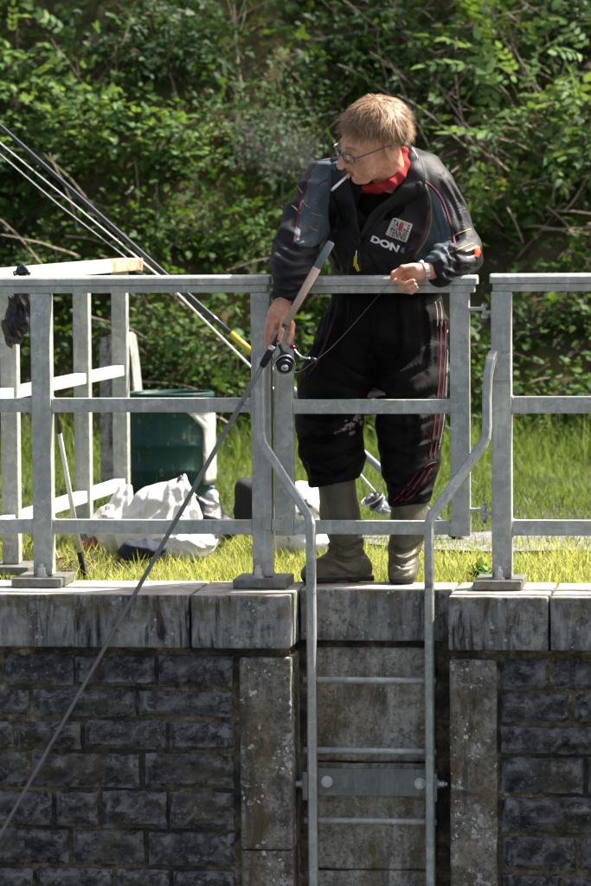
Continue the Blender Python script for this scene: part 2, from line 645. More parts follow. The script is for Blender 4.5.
LEFT = [
    (656, 686, [(4, 73), (76, 155), (159, 233)]),
    (690, 716, [(-15, 29), (33, 135), (139, 232)]),
    (721, 749, [(17, 80), (84, 165), (169, 233)]),
    (754, 787, [(-20, 25), (31, 138), (144, 233)]),
    (792, 827, [(-10, 50), (55, 96), (101, 165), (169, 233)]),
    (831, 865, [(-8, 66), (71, 142), (147, 233)]),
    (869, 902, [(-20, 30), (35, 110), (115, 167), (171, 233)]),
    (907, 940, [(-30, 60), (66, 150), (155, 233)]),
    (945, 978, [(-30, 20), (26, 110), (115, 190), (195, 233)]),
]
RIGHT = [
    (661, 690, [(501, 549), (554, 610)]),
    (694, 722, [(501, 570), (575, 640)]),
    (727, 753, [(501, 605)]),
    (757, 794, [(501, 583), (588, 650)]),
    (798, 832, [(501, 602)]),
    (837, 870, [(502, 575), (580, 640)]),
    (875, 905, [(502, 560), (565, 640)]),
    (910, 940, [(502, 600)]),
    (945, 978, [(502, 550), (556, 640)]),
]
for py0, py1, b in LEFT:
    course(py0, py1, b, -1, 120)
for py0, py1, b in RIGHT:
    course(py0, py1, b, 1, 540)

# rough concrete quoins framing the recess
zq = [zat(657, YS, 260), zat(850, YS, 260), -2.0, WB + 0.2]
for i in range(3):
    smooth(obj('quoin', rough_box(xat(240, YS, 700), XL - 0.006, 0.028, 0.30, zq[i + 1] + 0.003, zq[i], 0.010, 0.004, cuts=(14, 3, 4), seed=70 + i), MAT['pillar'], wall))
zq = [zat(659, YS, 470), -1.35, WB + 0.2]
for i in range(2):
    smooth(obj('quoin', rough_box(XR + 0.004, xat(497, YS, 700), 0.028, 0.30, zq[i + 1] + 0.003, zq[i], 0.010, 0.004, cuts=(14, 3, 4), seed=80 + i), MAT['pillar'], wall))
# concrete panels at the back of the recess
zq = [zat(648, REC, 370), zat(764, REC, 370), zat(872, REC, 370), -1.5, WB + 0.2]
for i in range(4):
    smooth(obj('concrete_panel', rough_box(xat(314, REC, 700), xat(434, REC, 700), REC + 0.035, 0.40, zq[i + 1] + 0.003, zq[i] - 0.003, 0.010, 0.006, cuts=(14, 3, 4), seed=90 + i), MAT['panel'], wall))

# ================================================================== ground, path, bank, water
def grid_mesh(name, xs, ys, zf):
    X, Y = np.meshgrid(xs, ys)
    Z = zf(X, Y)
    V = np.stack([X.ravel(), Y.ravel(), Z.ravel()], 1)
    nx, ny = len(xs), len(ys)
    I = np.arange(nx * ny).reshape(ny, nx)
    F = np.stack([I[:-1, :-1].ravel(), I[:-1, 1:].ravel(), I[1:, 1:].ravel(), I[1:, :-1].ravel()], 1)
    return np_mesh(name, V, F, True)


def vnoise(X, Y, s, seed=0.0):
    """cheap smooth value noise built from sines"""
    return (np.sin(X * s + 1.3 * np.sin(Y * s * 0.7 + seed) + seed) * np.cos(Y * s * 1.1 + 0.9 * np.sin(X * s * 0.8 - seed)) +
            0.5 * np.sin(X * s * 2.3 + 2.1 + seed * 2) * np.sin(Y * s * 2.1 + X * s + seed))


BANK_Y = 7.6


def ground_z(X, Y):
    return -0.035 + 0.012 * vnoise(X, Y, 2.3, 0.4) * np.clip((Y - 0.4) / 1.0, 0, 1)


def bank_z(X, Y):
    t = np.clip(Y - BANK_Y - 0.25 * vnoise(X, X * 0, 0.9, 1.0), 0, None)
    h = np.where(t < 5.0, 1.02 * t + 0.10 * t * np.sin(t), 5.1 + 0.10 * (t - 5.0) + 0.5 * np.sin(5.0))
    return -0.05 + h + 0.10 * vnoise(X, Y, 2.1, 2.0) * np.clip(t, 0, 1) + 0.05 * vnoise(X, Y, 5.3, 5.0) * np.clip(t, 0, 1) - 0.25 * (t <= 0)


def mk_soil():
    N = NT('soil_and_turf')
    p = N.coord(space='Position')
    n1 = N.noise(6, 9, 0.75, p)
    col = N.ramp(n1, [(0.3, (0.030, 0.026, 0.014)), (0.5, (0.055, 0.060, 0.020)), (0.7, (0.085, 0.105, 0.032))])
    N.bsdf(col, 0.95, 0, N.bump(N.noise(60, 8, 0.8, p), 1.0, 0.02))
    return N.m


def mk_banksoil():
    N = NT('mossy_bank_soil')
    p = N.coord(space='Position')
    n1 = N.noise(7, 9, 0.75, p)
    col = N.ramp(n1, [(0.3, (0.020, 0.015, 0.008)), (0.5, (0.050, 0.040, 0.016)), (0.7, (0.10, 0.088, 0.028))])
    col = N.mix(N.ramp(N.noise(2.5, 5, 0.7, p), [(0.45, 0.0), (0.60, 1.0)]), col, (0.115, 0.105, 0.022))
    N.bsdf(col, 0.95, 0, N.bump(N.noise(40, 8, 0.8, p), 1.0, 0.03))
    return N.m


def mk_gravel():
    N = NT('pale_gravel')
    p = N.coord(space='Position')
    v = N.voro(70, p, out='Color')
    g = N.n('ShaderNodeSeparateColor', {'Color': v}).outputs[0]
    col = N.ramp(g, [(0.0, (0.08, 0.077, 0.075)), (1.0, (0.21, 0.205, 0.20))])
    N.bsdf(col, 0.9, 0, N.bump(N.voro(70, p), 0.8, 0.01))
    return N.m


MAT['soil'] = mk_soil()
MAT['banksoil'] = mk_banksoil()
MAT['gravel'] = mk_gravel()

xs = np.concatenate([np.linspace(-500, -9, 12), np.linspace(-8, 6, 57), np.linspace(7, 500, 12)])
ys = np.concatenate([np.linspace(0.455, 12, 50), np.linspace(14, 900, 14)])
g = obj('ground', grid_mesh('ground', xs, ys, ground_z), MAT['soil'], kind='structure')
xs = np.concatenate([np.linspace(-60, -9, 14), np.linspace(-8, 6, 90), np.linspace(7, 60, 14)])
ys = np.concatenate([np.linspace(BANK_Y - 0.6, BANK_Y + 5.2, 60), np.linspace(BANK_Y + 6, BANK_Y + 40, 8)])
bank = obj('embankment', grid_mesh('embankment', xs, ys, bank_z), MAT['banksoil'], kind='structure')

# gravel path: a sheet whose stones are real small lumps near its edges
px0 = xat(300, 2.2, 540)
xs = np.linspace(px0, 7.0, 120)
rows = []
for x in xs:
    a = 1.74 + 0.07 * mnoise.noise(Vector((x * 2.2, 0, 0))) + 0.03 * mnoise.noise(Vector((x * 11, 3, 0)))
    b = 2.68 + 0.12 * mnoise.noise(Vector((x * 1.9, 7, 0))) + 0.04 * mnoise.noise(Vector((x * 9, 9, 0)))
    k = min(1.0, (x - px0) / 0.8)
    rows.append([(x, a + (b - a) * (0.5 + (t - 0.5) * k), float(ground_z(np.array(x), np.array(a))) + 0.022) for t in np.linspace(0, 1, 6)])
V = np.array(rows).reshape(-1, 3)
I = np.arange(len(V)).reshape(120, 6)
F = np.stack([I[:-1, :-1].ravel(), I[1:, :-1].ravel(), I[1:, 1:].ravel(), I[:-1, 1:].ravel()], 1)
obj('gravel_path', np_mesh('gravel_path', V, F, True), MAT['gravel'], kind='structure')

# the quay on the camera's side of the lock
MAT['quay'] = mk_concrete('quay_concrete', (0.26, 0.245, 0.21), (0.46, 0.44, 0.39), 0.15, 0.3)
bm = box_bm(-80, 80, -60, -11.6, -3.5, -0.25, 0.03)
obj('quay', bm, MAT['quay'], kind='structure')

N = NT('dark_lock_water')
p = N.coord(space='Position')
N.bsdf((0.02, 0.03, 0.025), 0.06, 0, N.bump(N.noise(3, 4, 0.6, p), 0.15, 0.05), Specular_IOR_Level=0.5)
bm = bmesh.new()
vs = [bm.verts.new(q) for q in ((-120, -60, -3.0), (120, -60, -3.0), (120, 0.4, -3.0), (-120, 0.4, -3.0))]
bm.faces.new(vs)
obj('water', bm, N.m, kind='structure')
# ================================================================== railings, gate, ladder
RY = 0.30                   # railing plane (post centres)
PWD = 0.068
PDP = 0.066
RTOP = zat(275, RY - 0.03, 262)
Z_MID = (zat(412, RY, 150), zat(398, RY, 150))
Z_LOW = (zat(533.5, RY, 150), zat(519.5, RY, 150))


def box_part(name, parent, x0, x1, y0, y1, z0, z1, mat='galv', bev=0.004):
    return obj(name, box_bm(x0, x1, y0, y1, z0, z1, bev), MAT[mat], parent)


def rail_part(parent, x0, x1, z0, z1):
    o = box_part('rail', parent, x0, x1, RY - 0.020, RY + 0.018, z0, z1)
    for x, s in ((x0, 1), (x1, -1)):
        bm = bmesh.new()
        loop = [(RY - 0.0215, z0 - 0.001), (RY - 0.0215, z1 + 0.001), (RY + 0.0195, z1 + 0.001), (RY + 0.0195, z0 - 0.001), (RY - 0.0215, z0 - 0.001)]
        pts = []
        for (ya, za), (yb, zb2) in zip(loop[:-1], loop[1:]):
            for k in range(6):
                t = k / 6
                pts.append(Vector((x + s * (0.0015 + random.uniform(-0.0008, 0.0012)), ya + (yb - ya) * t, za + (zb2 - za) * t)))
        pts.append(pts[0])
        tube_bm(pts, [0.0032 + random.uniform(-0.0007, 0.0009) for _ in pts], 6, bm, Vector((1, 0, 0.01)))
        smooth(obj('weld_bead', bm, MAT['galv'], o))
    return o


def handrail(parent, x0, x1, y=RY, top=None):
    top = RTOP if top is None else top
    # rounded upper bar over a flat lower bar, set back
    prof = [(-0.036, -0.013), (-0.036, 0.008), (-0.030, 0.015), (-0.018, 0.019), (0.018, 0.019), (0.030, 0.015), (0.036, 0.008), (0.036, -0.013)]
    bm = bmesh.new()
    zc = top - 0.019
    rings = []
    for x in (x0, x0 + 0.004, x1 - 0.004, x1):
        s = 0.9 if x in (x0, x1) else 1.0
        rings.append([bm.verts.new((x, y + q[0] * s, zc + q[1] * s)) for q in prof])
    for a, b in zip(rings[:-1], rings[1:]):
        for j in range(8):
            bm.faces.new((a[j], a[(j + 1) % 8], b[(j + 1) % 8], b[j]))
    bm.faces.new(rings[0]); bm.faces.new(rings[-1])
    bmesh.ops.recalc_face_normals(bm, faces=bm.faces)
    o = obj('handrail', bm, MAT['galv'], parent)
    b = box_part('handrail_bar', parent, x0 + 0.01, x1 - 0.01, y - 0.028, y + 0.028, top - 0.060, top - 0.0325)
    return o


def post(parent, xc, y=RY, top=None, base=0.035, w=PWD, d=PDP):
    top = (RTOP - 0.0605) if top is None else top
    return box_part('post', parent, xc - w / 2, xc + w / 2, y - d / 2, y + d / 2, base, top, bev=0.005)


def base_plate(parent, xa, xb, y0, y1, boltx):
    pl = box_part('base_plate', parent, xa, xb, y0, y1, 0.0015, 0.034, 'galv_dark', 0.006)
    smooth(obj('bolt', hexbolt_bm((boltx, RY - PDP / 2 - 0.026, 0.034), (0, 0, 1), 0.0135, 0.045), MAT['bolt'], pl), False)
    return pl


# ---- left railing
xp1, xp2 = xat(43, RY, 430), xat(262.5, RY, 430)
xp0 = xp1 - (xp2 - xp1) * 1.75
lr = thing('guard_railing', 'galvanised steel guard railing left of the gate with two post feet on coping', 'railing', (xp1, RY, 0))
for x in (xp0, xp1, xp2):
    post(lr, x)
handrail(lr, xp0 - 0.3, xat(270, RY - .03, 282))
for z0, z1 in (Z_MID, Z_LOW):
    for a, b in ((xp0, xp1), (xp1, xp2)):
        rail_part(lr, a + PWD / 2 + 0.001, b - PWD / 2 - 0.001, z0, z1)
base_plate(lr, xat(14, .22), xat(64, .22), 0.175, 0.43, xat(42, .24))
base_plate(lr, xat(233, .2), xat(286, .2), 0.19, 0.42, xat(258.5, .24))
base_plate(lr, xp0 - .09, xp0 + .09, 0.19, 0.42, xp0)
# catch plates that receive the gate
box_part('catch_plate', lr, xat(259, .26), xat(271, .26), RY - 0.045, RY - PDP / 2 - 0.0005, zat(314, .26), zat(302, .26), 'galv', 0.002)
box_part('catch_plate', lr, xat(263, .26), xat(272, .26), RY - 0.045, RY - PDP / 2 - 0.0005, zat(530, .26), zat(518, .26), 'galv', 0.002)

# ---- gate
gx0, gx1 = xat(275, RY, 430), xat(470, RY, 430)
gw = 0.066
gt = thing('gate', 'galvanised steel gate in front of the man, hinged on the right post', 'gate', ((gx0 + gx1) / 2, RY, zat(535, RY, 380)))
gz0 = zat(535.5, RY, 380)
for a in (gx0, gx1 - gw):
    box_part('stile', gt, a, a + gw, RY - 0.026, RY + 0.026, gz0, RTOP - 0.0605, bev=0.005)
handrail(gt, xat(271.5, RY - .03, 282), xat(477, RY - .03, 282), top=RTOP - 0.004)
for p0, p1 in ((413.5, 399.5), (534, 520.5)):
    rail_part(gt, gx0 + gw + 0.001, gx1 - gw - 0.001, zat(p0, RY, 380), zat(p1, RY, 380))
# tongues toward the latch post
box_part('latch_tongue', gt, xat(272.6, .26), xat(283, .26), RY - 0.047, RY - 0.0265, zat(531, .26), zat(519, .26), 'galv', 0.002)
# hinges: lug on the gate, lug on the post, pin
xr1 = xat(502, RY, 430)
for py in (309, 510):
    zc = zat(py, RY, 480)
    h = box_part('hinge', gt, gx1 - 0.002, xat(486, RY, py), RY - 0.020, RY + 0.020, zc - 0.005, zc + 0.006, 'galv', 0.002)
    xh = xat(484.5, RY, py)
    smooth(obj('hinge_pin', tube_bm([(xh, RY, zc - 0.045), (xh, RY, zc + 0.022)], 0.0075, 10), MAT['galv_dark'], h))
    obj('nut', sweep_bm([(xh, RY, zc - 0.032), (xh, RY, zc - 0.018)], circ(0.0135, 6), (0, 1, 0)), MAT['bolt'], h)
    obj('nut', sweep_bm([(xh, RY, zc + 0.0065), (xh, RY, zc + 0.016)], circ(0.0125, 6), (0, 1, 0)), MAT['bolt'], h)

# ---- right railing
xr2 = xr1 + 1.25
rr = thing('guard_railing', 'galvanised steel guard railing right of the gate running out of the frame', 'railing', (xr1, RY, 0))
for x in (xr1, xr2):
    post(rr, x)
handrail(rr, xat(489.5, RY - .03, 282), xr2 + 0.5)
for z0, z1 in ((zat(413, RY, 550), zat(396.5, RY, 550)), (zat(535.5, RY, 550), zat(520, RY, 550))):
    rail_part(rr, xr1 + PWD / 2 + 0.001, xr2 - PWD / 2 - 0.001, z0, z1)
    box_part('rail', rr, xr2 + PWD / 2 + 0.001, xr2 + 0.5, RY - 0.020, RY + 0.018, z0, z1)
base_plate(rr, xat(473.5, .2), xat(522, .2), 0.175, 0.43, xat(499, .24))
base_plate(rr, xr2 - .09, xr2 + .09, 0.19, 0.42, xr2)
for py in (309, 510):
    zc = zat(py, RY, 480)
    box_part('hinge_lug', rr, xat(482.5, RY, py), xr1 - PWD / 2 + 0.001, RY - 0.019, RY + 0.019, zc - 0.017, zc - 0.0055, 'galv', 0.002)

# ---- side railing running back from the lock edge on the left
yA, yB, yC = 0.75, 1.85, 2.5
pA = at(11.5, 480, yA)
pB = at(88, 400, yB)
pC = at(121, 400, yC)
side_dir = (pC - pA); side_dir.z = 0; side_dir.normalize()
sr = thing('guard_railing', 'side railing with white lit rails and an orange handrail end, running back beside the barrel', 'railing', (pA.x, yA, 0))
SA = math.atan2(side_dir.y, side_dir.x) - math.pi / 2
sx = lambda y: pA.x + (pC.x - pA.x) * (y - yA) / (yC - yA)
sideR = Matrix.Rotation(SA, 4, 'Z')


def rot_part(name, bm, origin, mat, parent, ang):
    bmesh.ops.transform(bm, matrix=Matrix.Translation(origin) @ Matrix.Rotation(ang, 4, 'Z'), verts=bm.verts)
    return obj(name, bm, MAT[mat] if isinstance(mat, str) else mat, parent)


STOP = 1.095


def side_at(y):
    return Vector((sx(y), y, 0))


for y in (yA, yB, yC):
    rot_part('post', box_bm(-0.031, 0.031, -0.026, 0.026, 0.03 if y < 1 else -0.03, STOP - 0.05, 0.005), side_at(y), 'galv', sr, SA)
rot_part('base_plate', box_bm(-0.10, 0.09, -0.12, 0.12, 0.0, 0.0295, 0.005), side_at(yA), 'galv_dark', sr, SA)
N = NT('pale_paint_and_lit_steel')  # white paint of the handrail; on the rails its paleness stands for sunlight
p = N.coord(space='Position')
col = N.mix(N.ramp(N.noise(20, 7, 0.7, p), [(0.4, 0.0), (0.66, 1.0)]), (0.56, 0.55, 0.50), (0.42, 0.40, 0.36))
N.bsdf(col, 0.6, 0.0, N.bump(N.noise(60, 5, 0.7, p), 0.3, 0.003))
MAT['paint_and_lit'] = N.m
N = NT('faded_orange_paint')
p = N.coord(space='Position')
col = N.mix(N.ramp(N.noise(28, 8, 0.75, p), [(0.42, 0.0), (0.55, 1.0)]), (0.55, 0.16, 0.05), (0.62, 0.40, 0.27))
N.bsdf(col, 0.65, 0.0, N.bump(N.noise(60, 5, 0.7, p), 0.3, 0.003))
MAT['orange'] = N.m


def along(y0, y1, half, z0, z1, name, mat, off=0.0, bev=0.004):
    a, b = side_at(y0), side_at(y1)
    L = (b - a).length
    return rot_part(name, box_bm(off - half, off + half, 0, L, z0, z1, bev), a, mat, sr, SA)


yEnd = 2.72
along(0.345, yEnd - 0.55, 0.047, STOP - 0.048, STOP, 'handrail', 'paint_and_lit')
along(yEnd - 0.5495, yEnd, 0.047, STOP - 0.048, STOP, 'handrail_end', 'orange')
for y0, y1 in ((yA + 0.027, yB - 0.027), (yB + 0.027, yC - 0.027), (0.345, yA - 0.027)):
    along(y0, y1, 0.021, 0.625, 0.667, 'rail', 'paint_and_lit')  # sunlit steel, its brightness put into the pale colour
    along(y0, y1, 0.021, 0.165, 0.21, 'rail', 'paint_and_lit')

# ---- ladder
LY = 0.115
ld = thing('wall_ladder', 'galvanised steel ladder in the wall recess with curved grab handles', 'ladder', (xat(371, LY, 700), LY, -2.6))
lprof = rrect(0.030, 0.046, 0.005)
xl, xrr = xat(312, LY, 700), xat(430, LY, 700)


def stile(pts, name='stile'):
    return obj(name, sweep_bm(pts, lprof, (1, 0, 0)), MAT['galv'], ld)


A = lambda px, py, Y: at(px, py, Y)
zb = zat(520, LY, 370)
lp = [Vector((xl, LY, -2.6)), Vector((xl, LY, zb - 0.012)), Vector((xl - 0.008, LY + 0.004, zb + 0.012)),
      A(268, 452, .20), A(263, 443, .208), A(261, 432, .212), A(260, 385, .214), A(260.5, 371, .218), A(262, 362, .232), A(263, 358.5, .256), A(263, 357.5, .274)]
stile(lp)
rp = [Vector((xrr, LY, -2.6)), Vector((xrr, LY, zb - 0.012)), Vector((xrr + 0.008, LY + 0.004, zb + 0.012)),
      A(482, 446, .20), A(486, 438, .208), A(487, 428, .21), A(487, 395, .212), A(488, 375, .216), A(490.5, 362, .232), A(493, 357, .256), A(495, 356, .274)]
stile(rp)
box_part('grab_bracket', ld, xat(494, .26), xat(511, .26), RY - PDP / 2 - 0.006, RY - PDP / 2 - 0.0008, zat(381, .26, 502), zat(354, .26, 502), 'galv', 0.002)
dz = zat(680.5, LY, 370) - zat(751, LY, 370)
z = zat(680.5, LY, 370)
for i in range(8):
    smooth(obj('rung', tube_bm([(xat(303.5, LY, 700), LY, z), (xat(436, LY, 700), LY, z)], 0.0115, 12), MAT['galv'], ld))
    z -= dz
zp0, zp1 = zat(796.5, LY, 370), zat(769.5, LY, 370)
pl = box_part('fixing_plate', ld, xl + 0.016, xrr - 0.016, LY + 0.012, LY + 0.022, zp0, zp1, 'galv_dark', 0.002)
for px, py in ((327, 781.5), (420, 783.5)):
    q = at(px, py, LY + 0.012)
    obj('bolt', hexbolt_bm(q, (0, -1, 0), 0.0135, 0.030), MAT['bolt'], pl)
for px0, px1, s in ((303, 308, -1), (432.5, 437.5, 1)):
    br = box_part('side_bracket', ld, xat(px0, LY, 785), xat(px1, LY, 785), LY - 0.02, LY + 0.085, zat(800, LY, 370), zat(772, LY, 370), 'galv_dark', 0.002)
    q = at(px0 if s < 0 else px1, 784, LY + 0.01)
    obj('bolt', hexbolt_bm(q, (s, 0, 0), 0.012, 0.034), MAT['bolt'], br)
# ================================================================== vegetation
def mk_leaf(name, dark, mid, light, trans=0.4, rough=0.62):
    N = NT(name)
    r = N.attr('rnd')
    col = N.ramp(r, [(0.0, dark), (0.5, mid), (0.92, light), (1.0, tuple(min(1, c * 1.35) for c in light))])
    n = N.noise(24, 3, 0.6, N.coord(space='Position'))
    col = N.mix(N.ramp(n, [(0.35, 0.35), (0.65, 0.0)]), col, dark)
    d = N.n('ShaderNodeBsdfPrincipled', {'Base Color': col, 'Roughness': rough, 'Specular IOR Level': 0.22})
    tcol = N.mix(0.5, col, tuple(min(1, c * f) for c, f in zip(light, (1.5, 1.3, 0.6))))
    t = N.n('ShaderNodeBsdfTranslucent', {'Color': tcol})
    mx = N.n('ShaderNodeMixShader', {0: trans, 1: d.outputs[0], 2: t.outputs[0]})
    return N.done(mx)


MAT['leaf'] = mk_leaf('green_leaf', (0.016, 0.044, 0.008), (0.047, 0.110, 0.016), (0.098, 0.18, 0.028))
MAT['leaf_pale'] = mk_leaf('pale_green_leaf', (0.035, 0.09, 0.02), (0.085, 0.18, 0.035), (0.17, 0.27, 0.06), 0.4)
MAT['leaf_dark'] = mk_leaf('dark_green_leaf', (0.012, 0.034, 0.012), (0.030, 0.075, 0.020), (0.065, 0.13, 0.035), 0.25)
MAT['leaf_blue'] = mk_leaf('fine_grey_green_leaf', (0.03, 0.065, 0.03), (0.06, 0.125, 0.045), (0.12, 0.2, 0.07), 0.3)
MAT['litter'] = mk_leaf('dead_leaf', (0.035, 0.020, 0.010), (0.12, 0.07, 0.035), (0.30, 0.20, 0.11), 0.1, 0.8)
MAT['grass_near'] = mk_leaf('sunlit_grass', (0.13, 0.18, 0.03), (0.29, 0.36, 0.085), (0.52, 0.55, 0.22), 0.42, 0.45)
MAT['grass_far'] = mk_leaf('lush_grass', (0.036, 0.085, 0.014), (0.088, 0.165, 0.030), (0.19, 0.26, 0.065), 0.42, 0.45)
N = NT('brown_stem')
p = N.coord(space='Position')
N.bsdf(N.ramp(N.noise(12, 6, 0.7, p), [(0.3, (0.06, 0.04, 0.025)), (0.7, (0.21, 0.155, 0.10))]), 0.85, 0, N.bump(N.noise(90, 4, 0.7, p), 0.5, 0.004))
MAT['stem'] = N.m
N = NT('pale_dead_stem')
p = N.coord(space='Position')
N.bsdf(N.ramp(N.noise(12, 6, 0.7, p), [(0.3, (0.20, 0.155, 0.11)), (0.7, (0.46, 0.38, 0.29))]), 0.85)
MAT['deadstem'] = N.m
MAT['greenstem'] = simple('green_stem', (0.07, 0.12, 0.03), 0.6)

LT_V = np.array([(0, 0, 0), (-0.34, 0.30, 0.07), (0, 0.36, 0), (0.34, 0.30, 0.07), (-0.26, 0.66, 0.03), (0.26, 0.66, 0.03), (0, 1.0, -0.10)], float)
LT_F = np.array([(0, 2, 1), (0, 3, 2), (1, 2, 4), (2, 3, 5), (2, 6, 4), (2, 5, 6)])


def norm(a):
    return a / np.maximum(np.linalg.norm(a, axis=1, keepdims=True), 1e-9)


class Leaves:
    def __init__(self):
        self.P, self.A, self.N, self.S, self.W = [], [], [], [], []

    def add(self, P, A, Nn, S, W=0.9):
        n = len(P)
        self.P.append(np.asarray(P, float)); self.A.append(np.asarray(A, float)); self.N.append(np.asarray(Nn, float))
        self.S.append(np.broadcast_to(np.asarray(S, float), (n,)).copy()); self.W.append(np.broadcast_to(np.asarray(W, float), (n,)).copy())

    def mesh(self, name, V0=LT_V, F0=LT_F, rb=None):
        P, A, Nn = np.concatenate(self.P), norm(np.concatenate(self.A)), np.concatenate(self.N)
        S, W = np.concatenate(self.S), np.concatenate(self.W)
        Nn = norm(Nn - A * np.sum(A * Nn, 1, keepdims=True))
        X = np.cross(A, Nn)
        k = len(V0)
        curl = RNG.uniform(-0.5, 1.6, len(P))
        V = (P[:, None, :] + S[:, None, None] * (X[:, None, :] * (V0[None, :, 0:1] * W[:, None, None]) + A[:, None, :] * V0[None, :, 1:2] +
             Nn[:, None, :] * (V0[None, :, 2:3] * curl[:, None, None])))
        F = (F0[None] + (np.arange(len(P)) * k)[:, None, None]).reshape(-1, 3)
        r = RNG.random(len(P)) if rb is None else rb
        return np_mesh(name, V.reshape(-1, 3), F, True, np.repeat(r, len(F0)))


def rnd_dirs(n):
    return norm(RNG.normal(size=(n, 3)))


def bank_hit(px, py):
    d = ray(px, py)
    lo = 19.0
    for i in range(900):
        t = 19.0 + i * 0.012
        P = CAM + d * t
        if P.z < float(bank_z(np.array(P.x), np.array(P.y))):
            return P
    return CAM + d * 24


def bank_n(X, Y):
    e = 0.05
    dx = (bank_z(X + e, Y) - bank_z(X - e, Y)) / (2 * e)
    dy = (bank_z(X, Y + e) - bank_z(X, Y - e)) / (2 * e)
    return norm(np.stack([-dx, -dy, np.ones_like(X)], 1))


PINN = [(0.30, 1), (0.48, 1), (0.66, 1), (0.83, 1)]


def pinnate(L, P, D, Nn, length, lsize, pairs=4):
    """compound leaves: rows of leaflet pairs and an end leaflet"""
    P, D, Nn = np.asarray(P, float), norm(np.asarray(D, float)), np.asarray(Nn, float)
    Nn = norm(Nn - D * np.sum(D * Nn, 1, keepdims=True))
    X = np.cross(D, Nn)
    ln = np.asarray(length)[:, None]
    for k in range(pairs):
        t = 0.22 + 0.72 * k / pairs
        for s in (-1, 1):
            L.add(P + D * ln * t - Nn * ln * 0.12 * t * t, X * s * 0.85 + D * 0.55 - Nn * 0.15 + rnd_dirs(len(P)) * 0.15, Nn + rnd_dirs(len(P)) * 0.25, lsize * (1.0 - 0.25 * abs(t - 0.5)), 0.72)
    L.add(P + D * ln * 0.94 - Nn * ln * 0.11, D - Nn * 0.2, Nn + rnd_dirs(len(P)) * 0.2, lsize * 1.1, 0.75)


def trifol(L, P, D, Nn, lsize):
    P, D, Nn = np.asarray(P, float), norm(np.asarray(D, float)), np.asarray(Nn, float)
    Nn = norm(Nn - D * np.sum(D * Nn, 1, keepdims=True))
    X = np.cross(D, Nn)
    n = len(P)
    S = np.asarray(lsize)
    L.add(P, D + rnd_dirs(n) * 0.15, Nn + rnd_dirs(n) * 0.2, S, 0.95)
    for s in (-1, 1):
        L.add(P, X * s + D * 0.2 + rnd_dirs(n) * 0.2, Nn + rnd_dirs(n) * 0.25, S * 0.82, 0.95)


# ---------------- undergrowth over the whole bank: nobody could count it
XA, XB = at(0, 300, 9).x - 1.6, at(591, 300, 9).x + 1.6


def bare(X, Y):
    """0 where the bank is thinly covered (mossy, rooty soil), 1 where leaves are dense"""
    Z = bank_z(X, Y)
    px, py = to_px(np.stack([X, Y, Z], 1))
    m = np.ones_like(X)
    for cx, cy, rx, ry, d in ((540, 330, 70, 60, 0.62), (545, 395, 60, 50, 0.25), (495, 225, 45, 50, 0.6), (255, 105, 28, 30, 0.8), (290, 60, 60, 25, 0.5), (110, 205, 60, 25, 0.6),
                              (235, 285, 60, 30, 0.6), (180, 210, 40, 22, 0.7), (60, 250, 50, 25, 0.6), (330, 30, 60, 30, 0.6), (140, 330, 50, 25, 0.5), (450, 130, 60, 60, 0.6), (520, 260, 60, 30, 0.6), (205, 185, 25, 35, 0.45)):
        m -= d * np.exp(-(((px - cx) / rx) ** 2 + ((py - cy) / ry) ** 2) * 1.2)
    m *= 0.78 + 0.4 * vnoise(X, Z * 1.4, 5.5, 3.0)
    return np.clip(m, 0.04, 1)


n = 46000
X = RNG.uniform(XA, XB, n)
Y = BANK_Y + 0.05 + RNG.uniform(0, 1, n) * 4.0
keep = RNG.random(n) < bare(X, Y)
X, Y = X[keep], Y[keep]
Nb = bank_n(X, Y)
hgt = RNG.random(len(X)) ** 1.5 * 0.26 * (0.4 + 0.9 * np.clip(0.5 + 0.5 * vnoise(X, Y, 4.2, 8.0), 0, 1))
P = np.stack([X, Y, bank_z(X, Y)], 1) + Nb * hgt[:, None] + np.array([0, 0, 0.3]) * hgt[:, None]
L = Leaves()
m = RNG.random(len(X))
a = m < 0.5
L.add(P[a], rnd_dirs(a.sum()) * 0.8 + np.array([0, -0.5, -0.25]), np.array([0.1, -0.5, 0.9]) + rnd_dirs(a.sum()) * 0.75, RNG.uniform(0.032, 0.074, a.sum()), RNG.uniform(0.7, 1.1, a.sum()))
b = (m >= 0.5) & (m < 0.72)
trifol(L, P[b] + Nb[b] * 0.05, rnd_dirs(b.sum()) * 0.7 + np.array([0, -0.6, 0.0]), np.array([0.1, -0.5, 0.9]) + rnd_dirs(b.sum()) * 0.6, RNG.uniform(0.042, 0.08, b.sum()))
c = m >= 0.72
L.add(P[c] - Nb[c] * 0.02, rnd_dirs(c.sum()) * 0.6 + np.array([0, -0.3, 0.6]), np.array([0.0, -0.8, 0.5]) + rnd_dirs(c.sum()) * 0.8, RNG.uniform(0.03, 0.07, c.sum()), RNG.uniform(0.3, 0.6, c.sum()))
nl = sum(len(q) for q in L.P)
Pall = np.concatenate(L.P)
rr_ = np.clip(0.42 + 0.25 * vnoise(Pall[:, 0], Pall[:, 2], 3.1, 1.7) + RNG.normal(0, 0.2, nl), 0, 1)
o = obj('undergrowth', L.mesh('undergrowth', rb=rr_), MAT['leaf'], kind='stuff')
o['label'] = 'dense low green undergrowth covering the steep bank'

